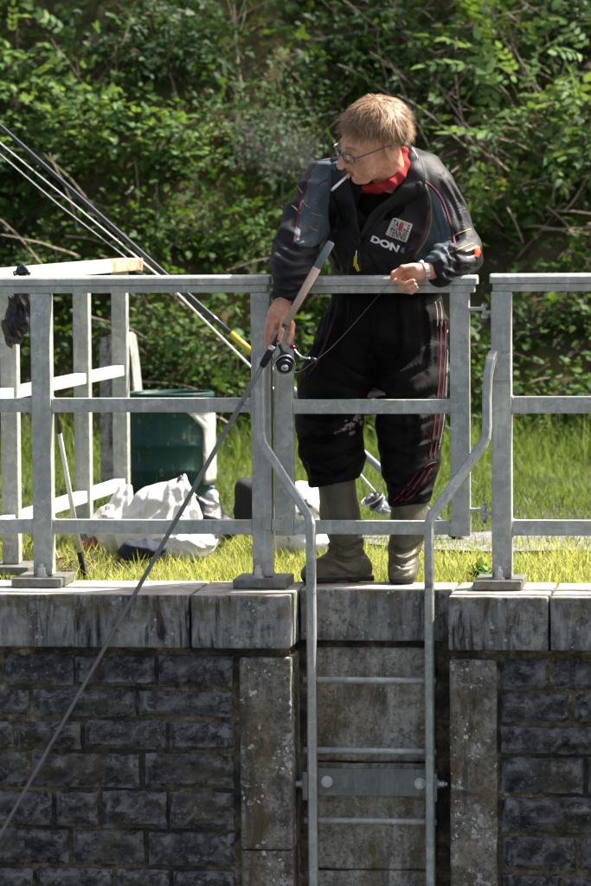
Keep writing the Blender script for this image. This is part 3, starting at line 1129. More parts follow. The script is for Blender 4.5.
# dead leaves and twigs lying on the bank
n = 3000
X = RNG.uniform(XA, XB, n); Y = BANK_Y + RNG.uniform(0, 3.6, n)
keep = RNG.random(n) > bare(X, Y) * 0.75
X, Y = X[keep], Y[keep]
Nb = bank_n(X, Y)
L = Leaves()
L.add(np.stack([X, Y, bank_z(X, Y) + 0.02], 1) + Nb * 0.015, rnd_dirs(len(X)), Nb + rnd_dirs(len(X)) * 0.6, RNG.uniform(0.02, 0.06, len(X)), RNG.uniform(0.35, 0.8, len(X)))
o = obj('leaf_litter', L.mesh('leaf_litter'), MAT['litter'], kind='stuff')
o['label'] = 'brown dead leaves lying on the mossy bank'


# ---------------- single plants on the bank
def stem_path(P, dirv, length, droop, n=7, wob=0.06):
    pts = [Vector(P)]
    d = Vector(dirv).normalized()
    for i in range(n):
        d = (d + Vector((random.uniform(-wob, wob), random.uniform(-wob, wob), random.uniform(-wob, wob) - droop))).normalized()
        pts.append(pts[-1] + d * (length / n))
    return pts


def bush(name, label, px, py, wpx, hpx, kind, mat, n, lsize, cat='bush', group=None, stems=7):
    """px, py = base of the plant on the bank; wpx, hpx = spread and height it shows"""
    B = bank_hit(px, py)
    s = (B - CAM).length / FPX
    W, H = wpx * s / 2, hpx * s
    root = thing(name, label, cat, B, group)
    sb = bmesh.new()
    L = Leaves()
    tips = []
    for k in range(stems):
        a = random.uniform(0, 2 * math.pi)
        r = random.random() ** 0.6
        dv = Vector((math.cos(a) * r * W / max(H, .05) * 1.0, math.sin(a) * r * 0.5 - 0.35, 1.0))
        ln = H * random.uniform(0.75, 1.15) * max(1.0, dv.length * 0.8)
        pts = stem_path(B - Vector((0, -0.03, 0.03)), dv, ln, 0.05 + 0.09 * r, 8, 0.10)
        tube_bm(pts, [0.006 * (1 - 0.75 * i / len(pts)) for i in range(len(pts))], 5, sb)
        tips.append(np.array([tuple(q) for q in pts]))
    per = max(1, n // stems)
    for T in tips:
        t = RNG.random(per) ** 0.6 * (len(T) - 1.001)
        i = t.astype(int)
        f = (t - i)[:, None]
        P = T[i] * (1 - f) + T[i + 1] * f
        off = RNG.normal(0, 1, (per, 3)) * np.array([W * 0.28, W * 0.2, H * 0.13])
        P = P + off
        P[:, 2] = np.maximum(P[:, 2], bank_z(P[:, 0], P[:, 1]) + 0.015)
        out = norm(off + np.array([0, -0.02, 0.0]))
        D = out * 0.8 + rnd_dirs(per) * 0.5 + np.array([0, -0.3, 0.0])
        Nn = np.array([0.12, -0.35, 1.0]) + rnd_dirs(per) * 0.42
        sz = RNG.uniform(0.7, 1.25, per) * lsize
        if kind == 'tri':
            trifol(L, P, D, Nn, sz)
        elif kind == 'pinn':
            pinnate(L, P, D, Nn, sz * 3.6, sz)
        elif kind == 'fine':
            L.add(P, D, Nn + rnd_dirs(per) * 0.4, sz, 0.55)
        else:
            L.add(P, D, Nn, sz, RNG.uniform(0.75, 1.1, per))
    obj('foliage', L.mesh('foliage'), MAT[mat], root)
    smooth(obj('stems', sb, MAT['stem'], root))
    return root


random.seed(21)
bush('sapling', 'sapling with large pale pinnate leaves at the right edge above the railing', 560, 190, 150, 150, 'pinn', 'leaf_pale', 70, 0.085, 'sapling', stems=6)
bush('sapling', 'sapling with pinnate leaves in the top right, over the bare twigs', 480, 75, 120, 90, 'pinn', 'leaf', 60, 0.06, 'sapling', stems=6)
bush('sapling', 'sapling with light pinnate leaves in the top left corner', 25, 130, 90, 110, 'pinn', 'leaf_pale', 55, 0.065, 'sapling', stems=5)
bush('bramble_bush', 'broad leaved bramble bush left of the dark stem, upper left', 75, 175, 130, 110, 'tri', 'leaf_pale', 330, 0.05, stems=10)
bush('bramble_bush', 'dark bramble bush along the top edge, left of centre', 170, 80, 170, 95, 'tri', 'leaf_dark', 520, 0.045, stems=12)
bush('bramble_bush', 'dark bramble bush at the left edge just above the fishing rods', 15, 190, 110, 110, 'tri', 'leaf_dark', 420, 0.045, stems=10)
bush('bramble_bush', 'bright bramble bush in the middle of the bank above the handrail end', 150, 175, 110, 75, 'tri', 'leaf_pale', 230, 0.05, stems=9)
bush('leafy_shrub', 'low leafy shrub above the orange handrail end', 120, 245, 150, 60, 'ov', 'leaf', 620, 0.04, 'shrub', stems=12)
bush('leafy_shrub', 'fine leaved grey green shrub left of the man behind the smoke', 285, 190, 110, 120, 'fine', 'leaf_blue', 1100, 0.035, 'shrub', stems=12)
bush('leafy_shrub', 'leafy shrub above the left railing left of the sleeve', 215, 262, 130, 70, 'ov', 'leaf', 620, 0.038, 'shrub', stems=12)
bush('leafy_shrub', 'leafy shrub between the side railing and the long rod', 60, 320, 150, 80, 'ov', 'leaf', 620, 0.038, 'shrub', stems=12)
bush('leafy_shrub', 'leafy shrub behind the green barrel', 175, 385, 150, 90, 'ov', 'leaf', 720, 0.038, 'shrub', stems=12)
bush('leafy_shrub', 'leafy shrub left of the gate post under the yellow rod band', 235, 430, 100, 80, 'ov', 'leaf', 480, 0.038, 'shrub', stems=10)
bush('flowering_shrub', 'shrub with yellow flower heads right of the shoulder', 505, 240, 95, 80, 'tri', 'leaf', 210, 0.042, 'shrub', stems=8)
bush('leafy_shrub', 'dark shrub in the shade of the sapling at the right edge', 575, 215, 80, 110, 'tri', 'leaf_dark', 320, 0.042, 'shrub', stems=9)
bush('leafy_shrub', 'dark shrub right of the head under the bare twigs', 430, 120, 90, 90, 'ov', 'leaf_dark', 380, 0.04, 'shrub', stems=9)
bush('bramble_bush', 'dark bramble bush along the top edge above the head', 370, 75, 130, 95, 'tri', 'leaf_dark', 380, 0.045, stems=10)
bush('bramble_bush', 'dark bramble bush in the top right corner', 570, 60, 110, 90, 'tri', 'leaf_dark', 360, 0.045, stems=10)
bush('leafy_shrub', 'low shrub at the foot of the bank right of the gate', 525, 440, 110, 55, 'ov', 'leaf', 380, 0.035, 'shrub', stems=9)
bush('leafy_shrub', 'low shrub seen between the man and the right gate stile', 480, 420, 60, 80, 'ov', 'leaf', 260, 0.035, 'shrub', stems=7)
bush('leafy_shrub', 'small dark shrub on the mossy bank right of the gate hinge', 530, 345, 90, 45, 'ov', 'leaf_dark', 300, 0.032, 'shrub', stems=8)
bush('leafy_shrub', 'small leafy shrub under the right handrail at the right edge', 580, 330, 70, 50, 'tri', 'leaf', 110, 0.035, 'shrub', stems=7)
bush('leafy_shrub', 'low shrub at the right edge over the right railing rail', 585, 425, 70, 60, 'ov', 'leaf', 260, 0.035, 'shrub', stems=7)
# yellow flower heads on the shrub
N = NT('yellow_petal')
N.bsdf(N.mix(N.objrnd(), (0.50, 0.47, 0.03), (0.55, 0.52, 0.08)), 0.6)
MAT['petal'] = N.m
fs = [o for o in bpy.data.objects if o.name.startswith('flowering_shrub')][0]
L = Leaves()
for px, py in ((497, 187), (492, 197), (503, 183), (586, 55)):
    if px > 560:
        continue
    Pq = np.array(at(px, py, fs.location.y - 0.12))[None] + RNG.normal(0, 0.014, (16, 3))
    L.add(Pq, rnd_dirs(16) + np.array([0, -0.5, 0.4]), np.array([0, -0.8, 0.6]) + rnd_dirs(16) * 0.5, 0.026, 1.1)
obj('flower_heads', L.mesh('flower_heads'), MAT['petal'], fs)

# bare stems that can be told apart
random.seed(5)


def bare_stem(label, pts, r, mat='stem', name='bare_stem'):
    P = []
    for px, py, lift in pts:
        q = bank_hit(px, py)
        P.append(q + (CAM - q).normalized() * lift)
    path = spline(P, 6)
    root = thing(name, label, 'stem', path[0])
    n = len(path)
    bm = tube_bm(path, [r * (1 - 0.6 * i / n) * random.uniform(0.9, 1.1) for i in range(n)], 6)
    smooth(obj('stalk', bm, MAT[mat], root))
    tw = bmesh.new()
    for k in range(4):
        i = random.randrange(n // 3, n - 2)
        d = (path[i + 1] - path[i]).normalized() + Vector((random.uniform(-1, 1), -0.2, random.uniform(-0.3, 0.9)))
        tp = stem_path(path[i], d, random.uniform(0.12, 0.3), 0.02, 5, 0.12)
        tube_bm(tp, [r * 0.4 * (1 - 0.7 * j / 6) for j in range(6)], 5, tw)
    smooth(obj('twigs', tw, MAT[mat], root, kind='stuff'))


bare_stem('long brown stem leaning up the bank in the upper left', [(105, 108, .12), (118, 62, .22), (137, -5, .3)], 0.011)
bare_stem('thin curved stem above the handrail, left of centre', [(248, 150, .05), (243, 100, .12), (237, 50, .2), (234, 5, .25)], 0.007, 'deadstem')
bare_stem('arching pale twig lying above the left railing', [(195, 150, .08), (220, 132, .16), (255, 136, .16), (275, 150, .05)], 0.006, 'deadstem')
bare_stem('straggling stem near the top edge, above the smoke', [(185, 55, .08), (215, 78, .14), (255, 92, .12), (300, 65, .1)], 0.007)
bare_stem('tall pale twig rising right of the head', [(478, 180, .06), (462, 120, .2), (455, 60, .25), (462, 0, .2)], 0.008, 'deadstem')
bare_stem('arching pale twig behind the right shoulder', [(440, 110, .08), (450, 78, .2), (475, 62, .22), (500, 85, .12), (510, 110, .05)], 0.008, 'deadstem')
bare_stem('fallen twig slanting down right of the shoulder', [(455, 118, .2), (475, 145, .2), (500, 165, .1)], 0.009, 'deadstem')
bare_stem('crooked twig below the flowering shrub at right', [(515, 260, .05), (545, 225, .14), (575, 190, .16)], 0.008)
bare_stem('upright dark stem under the right sapling', [(535, 195, .05), (540, 140, .15), (548, 90, .2)], 0.008)
bare_stem('thin stem at the right edge above the handrail', [(560, 160, .06), (570, 120, .12), (576, 70, .12)], 0.006, 'deadstem')
bare_stem('slanting twig crossing the tangle right of the head', [(420, 60, .2), (445, 95, .24), (470, 130, .2), (510, 175, .1)], 0.007, 'deadstem')
bare_stem('pale twig crossing the top right of the bank', [(400, 30, .2), (440, 40, .22), (490, 30, .2), (540, 50, .12)], 0.006, 'deadstem')
bare_stem('bent brown twig behind the middle rail right of the gate', [(545, 330, .04), (560, 310, .1), (590, 300, .1)], 0.006)

# tangle of fine dead twigs on the upper bank
tw = bmesh.new()
for i in range(230):
    px, py = (random.uniform(395, 600), random.uniform(0, 235)) if i < 135 else (random.uniform(0, 600), random.uniform(0, 430))
    q = bank_hit(px, py)
    q = q + (CAM - q).normalized() * random.uniform(0.05, 0.32)
    d = Vector((random.uniform(-1, 1), random.uniform(-0.5, 0.1), random.uniform(-0.5, 1)))
    tp = stem_path(q, d, random.uniform(0.2, 0.6), 0.05, 6, 0.15)
    tube_bm(tp, [0.0048 * (1 - 0.7 * j / 7) for j in range(7)], 4, tw)
o = obj('dead_twigs', tw, MAT['deadstem'], kind='stuff')
o['label'] = 'tangle of fine dead twigs among the leaves'


# ---------------- grass
BL_V = np.array([(-0.5, 0, 0), (0.5, 0, 0), (-0.38, 0.5, 0.10), (0.38, 0.5, 0.10), (0, 1.0, 0.42)])
BL_F = np.array([(0, 1, 3), (0, 3, 2), (2, 3, 4)])


def grass(name, label, n, x0, x1, yf, hlo, hhi, width, mat, mask=None, clump=0.0, lean=0.55):
    X = RNG.uniform(x0, x1, n)
    Y = yf(n)
    if mask is not None:
        k = RNG.random(n) < mask(X, Y)
        X, Y = X[k], Y[k]
    n = len(X)
    P = np.stack([X, Y, ground_z(X, Y) - 0.004], 1)
    A = np.array([0, 0, 1.0]) + RNG.normal(0, lean * 0.55, (n, 3)) * np.array([1, 1, 0.2])
    hs = np.where(Y > 2.2, np.clip(0.35 + (Y - 2.8) * 0.4, 0.35, 1), 1) * (hlo + (hhi - hlo) * RNG.random(n) ** 1.6) * (1 + clump * np.clip(vnoise(X, Y, 6.0, 2.0), -0.6, 1.4))
    ang = RNG.uniform(0, 2 * np.pi, n)
    Nn = np.stack([np.cos(ang), np.sin(ang), 0.15 * np.ones(n)], 1)
    L = Leaves()
    L.add(P, A, Nn, np.maximum(hs, 0.015), width / np.maximum(hs, 0.015) * RNG.uniform(0.7, 1.3, n))
    rb = np.clip(0.45 + 0.22 * vnoise(X, Y, 3.7, 6.0) + RNG.normal(0, 0.22, n), 0, 1)
    o = obj(name, L.mesh(name, BL_V, BL_F, rb), MAT[mat], kind='stuff')
    o['label'] = label


xg0, xg1 = xat(0) - 1.2, xat(591) + 1.3
tramp = lambda X, Y: np.where((X > px0 + 0.3) & (Y > 1.70), np.where(Y < 1.78, 0.4, 0.03), 1.0) * np.clip(1.0 - 0.95 * np.exp(-(((X - at(35, 570, .8).x) / 0.30) ** 2 + ((Y - 0.9) / 0.75) ** 2)), 0.05, 1)
grass('sunlit_grass', 'short bright yellow green grass along the lock coping', 42000, xg0, xg1, lambda n: 0.475 + RNG.random(n) ** 1.15 * 1.68, 0.02, 0.075, 0.0045, 'grass_near', tramp, 0.5, 0.9)
nopath = lambda X, Y: np.where((Y < 2.78) & (X > px0 + 0.3), np.where(Y > 2.62, 0.5, 0.02), 1.0)
grass('lawn_grass', 'lush green grass between the path and the bank', 80000, xg0 - 0.5, xg1 + 0.6, lambda n: 1.9 + RNG.random(n) ** 1.1 * 6.2, 0.02, 0.085, 0.005, 'grass_far', nopath, 0.6, 0.7)
grass('tall_grass', 'taller grass at the foot of the bank', 13000, xg0 - 0.5, xg1 + 0.6, lambda n: 6.7 + RNG.random(n) * 1.5, 0.08, 0.26, 0.007, 'grass_far', None, 0.5, 0.6)

# litter on the trodden patch by the left posts
n = 420
X = at(40, 570, .9).x + RNG.normal(0, 0.26, n); Y = 0.55 + RNG.random(n) * 1.5
L = Leaves()
L.add(np.stack([X, Y, ground_z(X, Y) + 0.012], 1), rnd_dirs(n) * np.array([1, 1, 0.3]), np.array([0, 0, 1.0]) + rnd_dirs(n) * 0.6, RNG.uniform(0.02, 0.055, n), RNG.uniform(0.3, 0.7, n))
o = obj('leaf_litter', L.mesh('leaf_litter'), MAT['litter'], kind='stuff')
o['label'] = 'brown leaf litter on the trodden ground behind the left post'

# small broad leaved weed by the right post
wd = thing('weed', 'small broad leaved green weed beside the right post foot', 'plant', at(483, 574, 0.62))
wd.location.z = -0.03
L = Leaves()
Pw = np.array(wd.location)[None] + np.abs(RNG.normal(0, 1, (26, 3))) * np.array([0.0, 0.0, 0.035]) + RNG.normal(0, 0.022, (26, 3)) * np.array([1, 1, 0])
L.add(Pw + np.array([0, 0, 0.02]), rnd_dirs(26) * np.array([1, 1, 0.3]) + np.array([0, -0.2, 0.45]), np.array([0, -0.3, 1.0]) + rnd_dirs(26) * 0.3, RNG.uniform(0.03, 0.055, 26), 0.9)
obj('leaves', L.mesh('leaves'), MAT['leaf_pale'], wd)
sb = bmesh.new()
for k in range(6):
    tube_bm(stem_path(wd.location, (random.uniform(-.6, .6), random.uniform(-.6, .3), 1), 0.09, 0.02, 4), 0.002, 4, sb)
obj('stems', sb, MAT['greenstem'], wd)


# ---------------- trees on top of the bank whose crowns shade its upper part
def crown_tree(label, x, y, H, R_, n, seed):
    random.seed(seed)
    zb_ = float(bank_z(np.array(x), np.array(y))) - 0.1
    root = thing('broadleaf_tree', label, 'tree', (x, y, zb_))
    bm = bmesh.new()
    trunk = stem_path((x, y, zb_), (random.uniform(-.1, .1), -0.12, 1), H * 0.75, 0.0, 8, 0.06)
    tube_bm(trunk, [0.13 * (1 - 0.75 * i / 8) for i in range(9)], 10, bm)
    L = Leaves()
    cl = []
    for k in range(26):
        i = random.randrange(3, 9)
        a = random.uniform(0, 6.28)
        d = Vector((math.cos(a), math.sin(a) * 0.8 - 0.2, random.uniform(0.05, 0.9)))
        br_ = stem_path(trunk[i], d, R_ * random.uniform(0.6, 1.1), 0.01, 6, 0.12)
        tube_bm(br_, [0.035 * (1 - 0.8 * j / 6) for j in range(7)], 6, bm)
        cl += [tuple(q) for q in br_[2:]]
    cl = np.array(cl)
    i = RNG.integers(0, len(cl), n)
    P = cl[i] + RNG.normal(0, 0.20, (n, 3))
    L.add(P, rnd_dirs(n) + np.array([0, 0, -0.4]), np.array([0, 0, 1.0]) + rnd_dirs(n) * 0.7, RNG.uniform(0.07, 0.13, n), 0.95)
    smooth(obj('trunk', bm, MAT['stem'], root))
    obj('crown', L.mesh('crown'), MAT['leaf'], root)


for k, (x, y, lab) in enumerate(((0.4, 12.6, 'leafy tree on top of the bank, above the right sapling'), (-1.6, 13.0, 'leafy tree on top of the bank, above the head of the man'))):
    crown_tree(lab, x, y, 4.4, 1.7, 5200, 40 + k)
# ================================================================== implicit-surface modelling for organic shapes
def s_cap(P, a, b, ra, rb):
    a = np.array(a, np.float32); b = np.array(b, np.float32)
    ab = b - a
    t = np.clip(((P - a) @ ab) / max(float(ab @ ab), 1e-9), 0, 1)
    return np.linalg.norm(P - a - t[:, None] * ab, axis=1) - (ra + (rb - ra) * t)


def s_ell(P, c, r, R=None):
    q = P - np.array(c, np.float32)
    if R is not None:
        q = q @ np.array(R, np.float32)
    r = np.array(r, np.float32)
    k0 = np.linalg.norm(q / r, axis=1)
    k1 = np.linalg.norm(q / (r * r), axis=1)
    return k0 * (k0 - 1.0) / np.maximum(k1, 1e-6)


def s_box(P, c, hs, r, R=None):
    q = P - np.array(c, np.float32)
    if R is not None:
        q = q @ np.array(R, np.float32)
    d = np.abs(q) - (np.array(hs, np.float32) - r)
    return np.linalg.norm(np.maximum(d, 0), axis=1) + np.minimum(d.max(1), 0) - r


def smin(a, b, k):
    h = np.clip(0.5 + 0.5 * (b - a) / k, 0, 1)
    return b + (a - b) * h - k * h * (1 - h)


def smax(a, b, k):
    return -smin(-a, -b, k)


def chain(P, pts, k=0.02):
    """tapered limb through (point, radius) pairs"""
    d = None
    for (a, ra), (b, rb) in zip(pts[:-1], pts[1:]):
        e = s_cap(P, a, b, ra, rb)
        d = e if d is None else smin(d, e, k)
    return d


def vn3(P, s, seed=0.0):
    x, y, z = P[:, 0] * s, P[:, 1] * s, P[:, 2] * s
    return (np.sin(x + 1.7 * np.sin(y * 0.8 + seed) + seed) * np.cos(y + 1.3 * np.sin(z * 0.9 - seed) + 2 * seed) +
            0.6 * np.sin(1.9 * z + 1.1 * np.sin(1.3 * x + seed)) * np.cos(1.7 * x - 0.8 * y + seed))


def sdf_mesh(fn, lo, hi, h, B=6):
    lo = np.array(lo, float)
    n = np.ceil((np.array(hi, float) - lo) / h).astype(int)
    nb = (n + B - 1) // B + 1
    N_ = nb * B
    ctr = np.stack(np.meshgrid(*[np.arange(k) for k in nb], indexing='ij'), -1).reshape(-1, 3)
    cp = (lo + (ctr * B + (B - 1) / 2) * h).astype(np.float32)
    dc = fn(cp)
    act = np.abs(dc) < B * h * 1.25
    D = np.repeat(np.repeat(np.repeat(dc.reshape(nb), B, 0), B, 1), B, 2).astype(np.float32)
    off = np.stack(np.meshgrid(*[np.arange(B)] * 3, indexing='ij'), -1).reshape(-1, 3)
    ab = ctr[act]
    for s in range(0, len(ab), 1500):
        blk = ab[s:s + 1500]
        idx = (blk[:, None, :] * B + off[None]).reshape(-1, 3)
        D[idx[:, 0], idx[:, 1], idx[:, 2]] = fn((lo + idx * h).astype(np.float32))
    ins = D < 0
    # mixed cells
    cnt = np.zeros(tuple(k - 1 for k in D.shape), np.uint8)
    for dx in (0, 1):
        for dy in (0, 1):
            for dz in (0, 1):
                cnt += ins[dx:D.shape[0] - 1 + dx, dy:D.shape[1] - 1 + dy, dz:D.shape[2] - 1 + dz]
    cells = np.argwhere((cnt > 0) & (cnt < 8))
    vid = -np.ones(cnt.shape, np.int64)
    vid[cells[:, 0], cells[:, 1], cells[:, 2]] = np.arange(len(cells))
    acc = np.zeros((len(cells), 3)); num = np.zeros(len(cells))
    cor = [(a, b, c) for a in (0, 1) for b in (0, 1) for c in (0, 1)]
    for i, a in enumerate(cor):
        for b in cor[i + 1:]:
            if sum(abs(p - q) for p, q in zip(a, b)) != 1:
                continue
            da = D[cells[:, 0] + a[0], cells[:, 1] + a[1], cells[:, 2] + a[2]]
            db = D[cells[:, 0] + b[0], cells[:, 1] + b[1], cells[:, 2] + b[2]]
            m = (da < 0) != (db < 0)
            t = np.where(m, da / np.where(m, da - db, 1), 0)
            pos = np.array(a) + t[:, None] * (np.array(b) - np.array(a))
            acc[m] += pos[m]; num[m] += 1
    V = lo + (cells + acc / np.maximum(num, 1)[:, None]) * h
    Fs = []
    for ax in range(3):
        u, v = (ax + 1) % 3, (ax + 2) % 3
        sl0 = [slice(None)] * 3; sl1 = [slice(None)] * 3
        sl0[ax] = slice(0, -1); sl1[ax] = slice(1, None)
        ch = ins[tuple(sl0)] != ins[tuple(sl1)]
        E = np.argwhere(ch)
        E = E[(E[:, u] > 0) & (E[:, v] > 0) & (E[:, u] < D.shape[u] - 1) & (E[:, v] < D.shape[v] - 1)]
        fl = ins[E[:, 0], E[:, 1], E[:, 2]]
        q = []
        for du, dv in ((-1, -1), (0, -1), (0, 0), (-1, 0)):
            e = E.copy(); e[:, u] += du; e[:, v] += dv
            q.append(vid[e[:, 0], e[:, 1], e[:, 2]])
        q = np.stack(q, 1)
        q[~fl] = q[~fl][:, ::-1]
        Fs.append(q[(q >= 0).all(1)])
    return V, np.concatenate(Fs)


def relax(V, F, it=2, lam=0.5):
    """light Laplacian smoothing"""
    e = np.concatenate([F[:, [0, 1]], F[:, [1, 2]], F[:, [2, 3]], F[:, [3, 0]]])
    e = np.concatenate([e, e[:, ::-1]])
    n = len(V)
    cnt = np.bincount(e[:, 0], minlength=n)[:, None]
    for _ in range(it):
        S = np.stack([np.bincount(e[:, 0], V[e[:, 1], k], minlength=n) for k in range(3)], 1)
        V = V + lam * (S / np.maximum(cnt, 1) - V)
    return V


def in_poly(px, py, poly):
    poly = np.asarray(poly, float)
    c = np.zeros(len(px), bool)
    j = len(poly) - 1
    for i in range(len(poly)):
        xi, yi = poly[i]; xj_, yj_ = poly[j]
        k = ((yi > py) != (yj_ > py)) & (px < (xj_ - xi) * (py - yi) / (yj_ - yi + 1e-12) + xi)
        c ^= k
        j = i
    return c


class Skin:
    """a surface that seams, patches and lettering can be laid on"""
    def __init__(self, V, F):
        self.bvh = BVHTree.FromPolygons([tuple(v) for v in V], [tuple(f) for f in F])

    def hit(self, px, py, Yg=0.4):
        d = ray(px, py).normalized()
        loc, nrm, i, dist = self.bvh.ray_cast(CAM, d)
        if loc is None:
            loc, nrm, i, dist = self.bvh.find_nearest(at(px, py, Yg))
        if nrm.dot(d) > 0.3:
            nrm = -nrm
        return loc, nrm

    def ribbon(self, name, pix, width, mat, parent, off=0.0006, n=7, th=0.0014, Yg=0.4):
        path = spline([Vector((a, b, 0)) for a, b in pix], n)
        L_, N_ = [], []
        for q in path:
            l, m = self.hit(q.x, q.y, Yg)
            L_.append(l); N_.append(m)
        # light smoothing keeps a sewn line even
        for _ in range(2):
            L_ = [L_[0]] + [(L_[i - 1] + L_[i] * 2 + L_[i + 1]) / 4 for i in range(1, len(L_) - 1)] + [L_[-1]]
            N_ = [N_[0]] + [(N_[i - 1] + N_[i] * 2 + N_[i + 1]).normalized() for i in range(1, len(N_) - 1)] + [N_[-1]]
        bm = bmesh.new()
        rings = []
        for i in range(len(L_)):
            t = (L_[min(i + 1, len(L_) - 1)] - L_[max(i - 1, 0)]).normalized()
            s = t.cross(N_[i]).normalized() * (width / 2)
            c = L_[i] + N_[i] * off
            u = N_[i] * th
            rings.append([bm.verts.new(c - s - u), bm.verts.new(c - s * 0.7 + u), bm.verts.new(c + s * 0.7 + u), bm.verts.new(c + s - u)])
        for a, b in zip(rings[:-1], rings[1:]):
            for j in range(4):
                bm.faces.new((a[j], a[(j + 1) % 4], b[(j + 1) % 4], b[j]))
        bm.faces.new(rings[0]); bm.faces.new(rings[-1])
        bmesh.ops.recalc_face_normals(bm, faces=bm.faces)
        return smooth(obj(name, bm, MAT[mat], parent))

    def sheet(self, name, poly, mat, parent, th=0.006, off=0.001, step=2.2, Yg=0.4, roundz=0.0):
        """cloth panel with its outline given in photo pixels, laid on the surface with a real thickness"""
        poly = np.asarray(poly, float)
        bm = bmesh.new()
        vs = [bm.verts.new((x, y, 0)) for x, y in poly]
        f = bm.faces.new(vs)
        x0, y0 = poly.min(0); x1, y1 = poly.max(0)
        for k in range(1, int((x1 - x0) / step)):
            bmesh.ops.bisect_plane(bm, geom=bm.verts[:] + bm.edges[:] + bm.faces[:], plane_co=(x0 + k * step + .013, 0, 0), plane_no=(1, 0, 0))
        for k in range(1, int((y1 - y0) / step)):
            bmesh.ops.bisect_plane(bm, geom=bm.verts[:] + bm.edges[:] + bm.faces[:], plane_co=(0, y0 + k * step + .017, 0), plane_no=(0, 1, 0))
        top = {}
        for v in bm.verts:
            top[v] = self.hit(v.co.x, v.co.y, Yg)
        for v, (l, m) in top.items():
            v.co = l + m * off
        bmesh.ops.recalc_face_normals(bm, faces=bm.faces)
        av = sum((f.normal for f in bm.faces), Vector())
        if av.dot(C_F) > 0:
            bmesh.ops.reverse_faces(bm, faces=bm.faces)
        geom = bmesh.ops.solidify(bm, geom=bm.faces[:], thickness=-th)
        bmesh.ops.recalc_face_normals(bm, faces=bm.faces)
        return smooth(obj(name, bm, MAT[mat], parent))

    def text(self, body, name, c, xdir, ydir, mat, parent, off=0.004, shear=0.0, bold=0.0, ext=0.0006):
        """lettering; c = pixel of lower left corner, xdir / ydir = pixel vectors of one em"""
        cu = bpy.data.curves.new('lettering', 'FONT')
        cu.body = body
        cu.size = 1.0
        cu.offset = bold
        cu.shear = shear
        to = bpy.data.objects.new('lettering', cu)
        COL.objects.link(to)
        dg = bpy.context.evaluated_depsgraph_get()
        me = bpy.data.meshes.new_from_object(to.evaluated_get(dg))
        bpy.data.objects.remove(to)
        bm = bmesh.new(); bm.from_mesh(me)
        mx = max((v.co.x for v in bm.verts), default=1.0)
        for v in bm.verts:
            q = np.array(c, float) + np.array(xdir, float) * (v.co.x / mx) + np.array(ydir, float) * v.co.y
            l, m = self.hit(q[0], q[1])
            v.co = l + m * off
        m2 = bpy.data.meshes.new(name); bm.to_mesh(m2); bm.free()
        return obj(name, m2, MAT[mat], parent)


def vnormals(V, F):
    n = np.cross(V[F[:, 2]] - V[F[:, 0]], V[F[:, 3]] - V[F[:, 1]])
    N_ = np.zeros_like(V)
    for k in range(4):
        for c in range(3):
            N_[:, c] += np.bincount(F[:, k], n[:, c], minlength=len(V))
    return norm(N_)


def creases(V, F, lines, Yg=0.4, seed=1):
    """press cloth folds into a surface: each line is (pixel polyline, height, width)"""
    S = Skin(V, F)
    Nv = vnormals(V, F)
    rs = random.Random(seed)
    disp = np.zeros(len(V))
    for pts, amp, wid in lines:
        path = spline([Vector((a, b, 0)) for a, b in pts], 10)
        ctr = np.array([tuple(S.hit(q.x, q.y, Yg)[0]) for q in path])
        t = np.linspace(0, 1, len(ctr))
        taper = np.sin(np.pi * np.clip(t * 0.9 + 0.06, 0, 1)) ** 0.7
        lo, hi = ctr.min(0) - wid * 4, ctr.max(0) + wid * 4
        m = np.nonzero(((V > lo) & (V < hi)).all(1))[0]
        if len(m) == 0:
            continue
        d2 = ((V[m][:, None, :] - ctr[None]) ** 2).sum(2)
        i = d2.argmin(1)
        d = np.sqrt(d2[np.arange(len(m)), i])
        tan = np.gradient(ctr, axis=0)
        sd = np.cross(tan[i], Nv[m])
        sgn = np.sign(((V[m] - ctr[i]) * sd).sum(1))
        x = d / wid
        prof = np.exp(-np.where(sgn > 0, x * 1.7, x * 0.75) ** 2) - 0.75 * np.exp(-((x * sgn - 1.5) / 0.7) ** 2)
        disp[m] += amp * taper[i] * prof
    return V + Nv * disp[:, None]


def jit(lines, n, dx, dy, seed, ka=(0.5, 1.0)):
    """further folds like the given ones, shifted and bent a little"""
    rs = random.Random(seed)
    out = list(lines)
    for _ in range(n):
        p, a, w_ = rs.choice(lines)
        ox, oy = rs.uniform(-dx, dx), rs.uniform(-dy, dy)
        out.append(([(x + ox + rs.uniform(-2, 2), y + oy + rs.uniform(-2, 2)) for x, y in p], a * rs.uniform(*ka), w_ * rs.uniform(0.7, 1.2)))
    return out
# ================================================================== the man
def W(px, py, Y):
    return np.array(at(px, py, Y))


def mk_cloth(name, col, rough=0.75, spec=0.3, weave=900, b=0.25, sheen=0.0, crinkle=0.16):
    N = NT(name)
    p = N.coord(space='Position')
    n1 = N.noise(14, 6, 0.65, p)
    c = N.mix(N.ramp(n1, [(0.3, 0.25), (0.7, 0.0)]), col, tuple(x * 0.6 for x in col))
    b1 = N.bump(N.noise(26, 5, 0.6, p, 1.2), crinkle, 0.012)
    b2 = N.bump(N.noise(weave, 2, 0.5, p), b, 0.001, b1)
    N.bsdf(c, rough, 0, b2, Specular_IOR_Level=spec, Sheen_Weight=sheen, Sheen_Roughness=0.4)
    return N.m


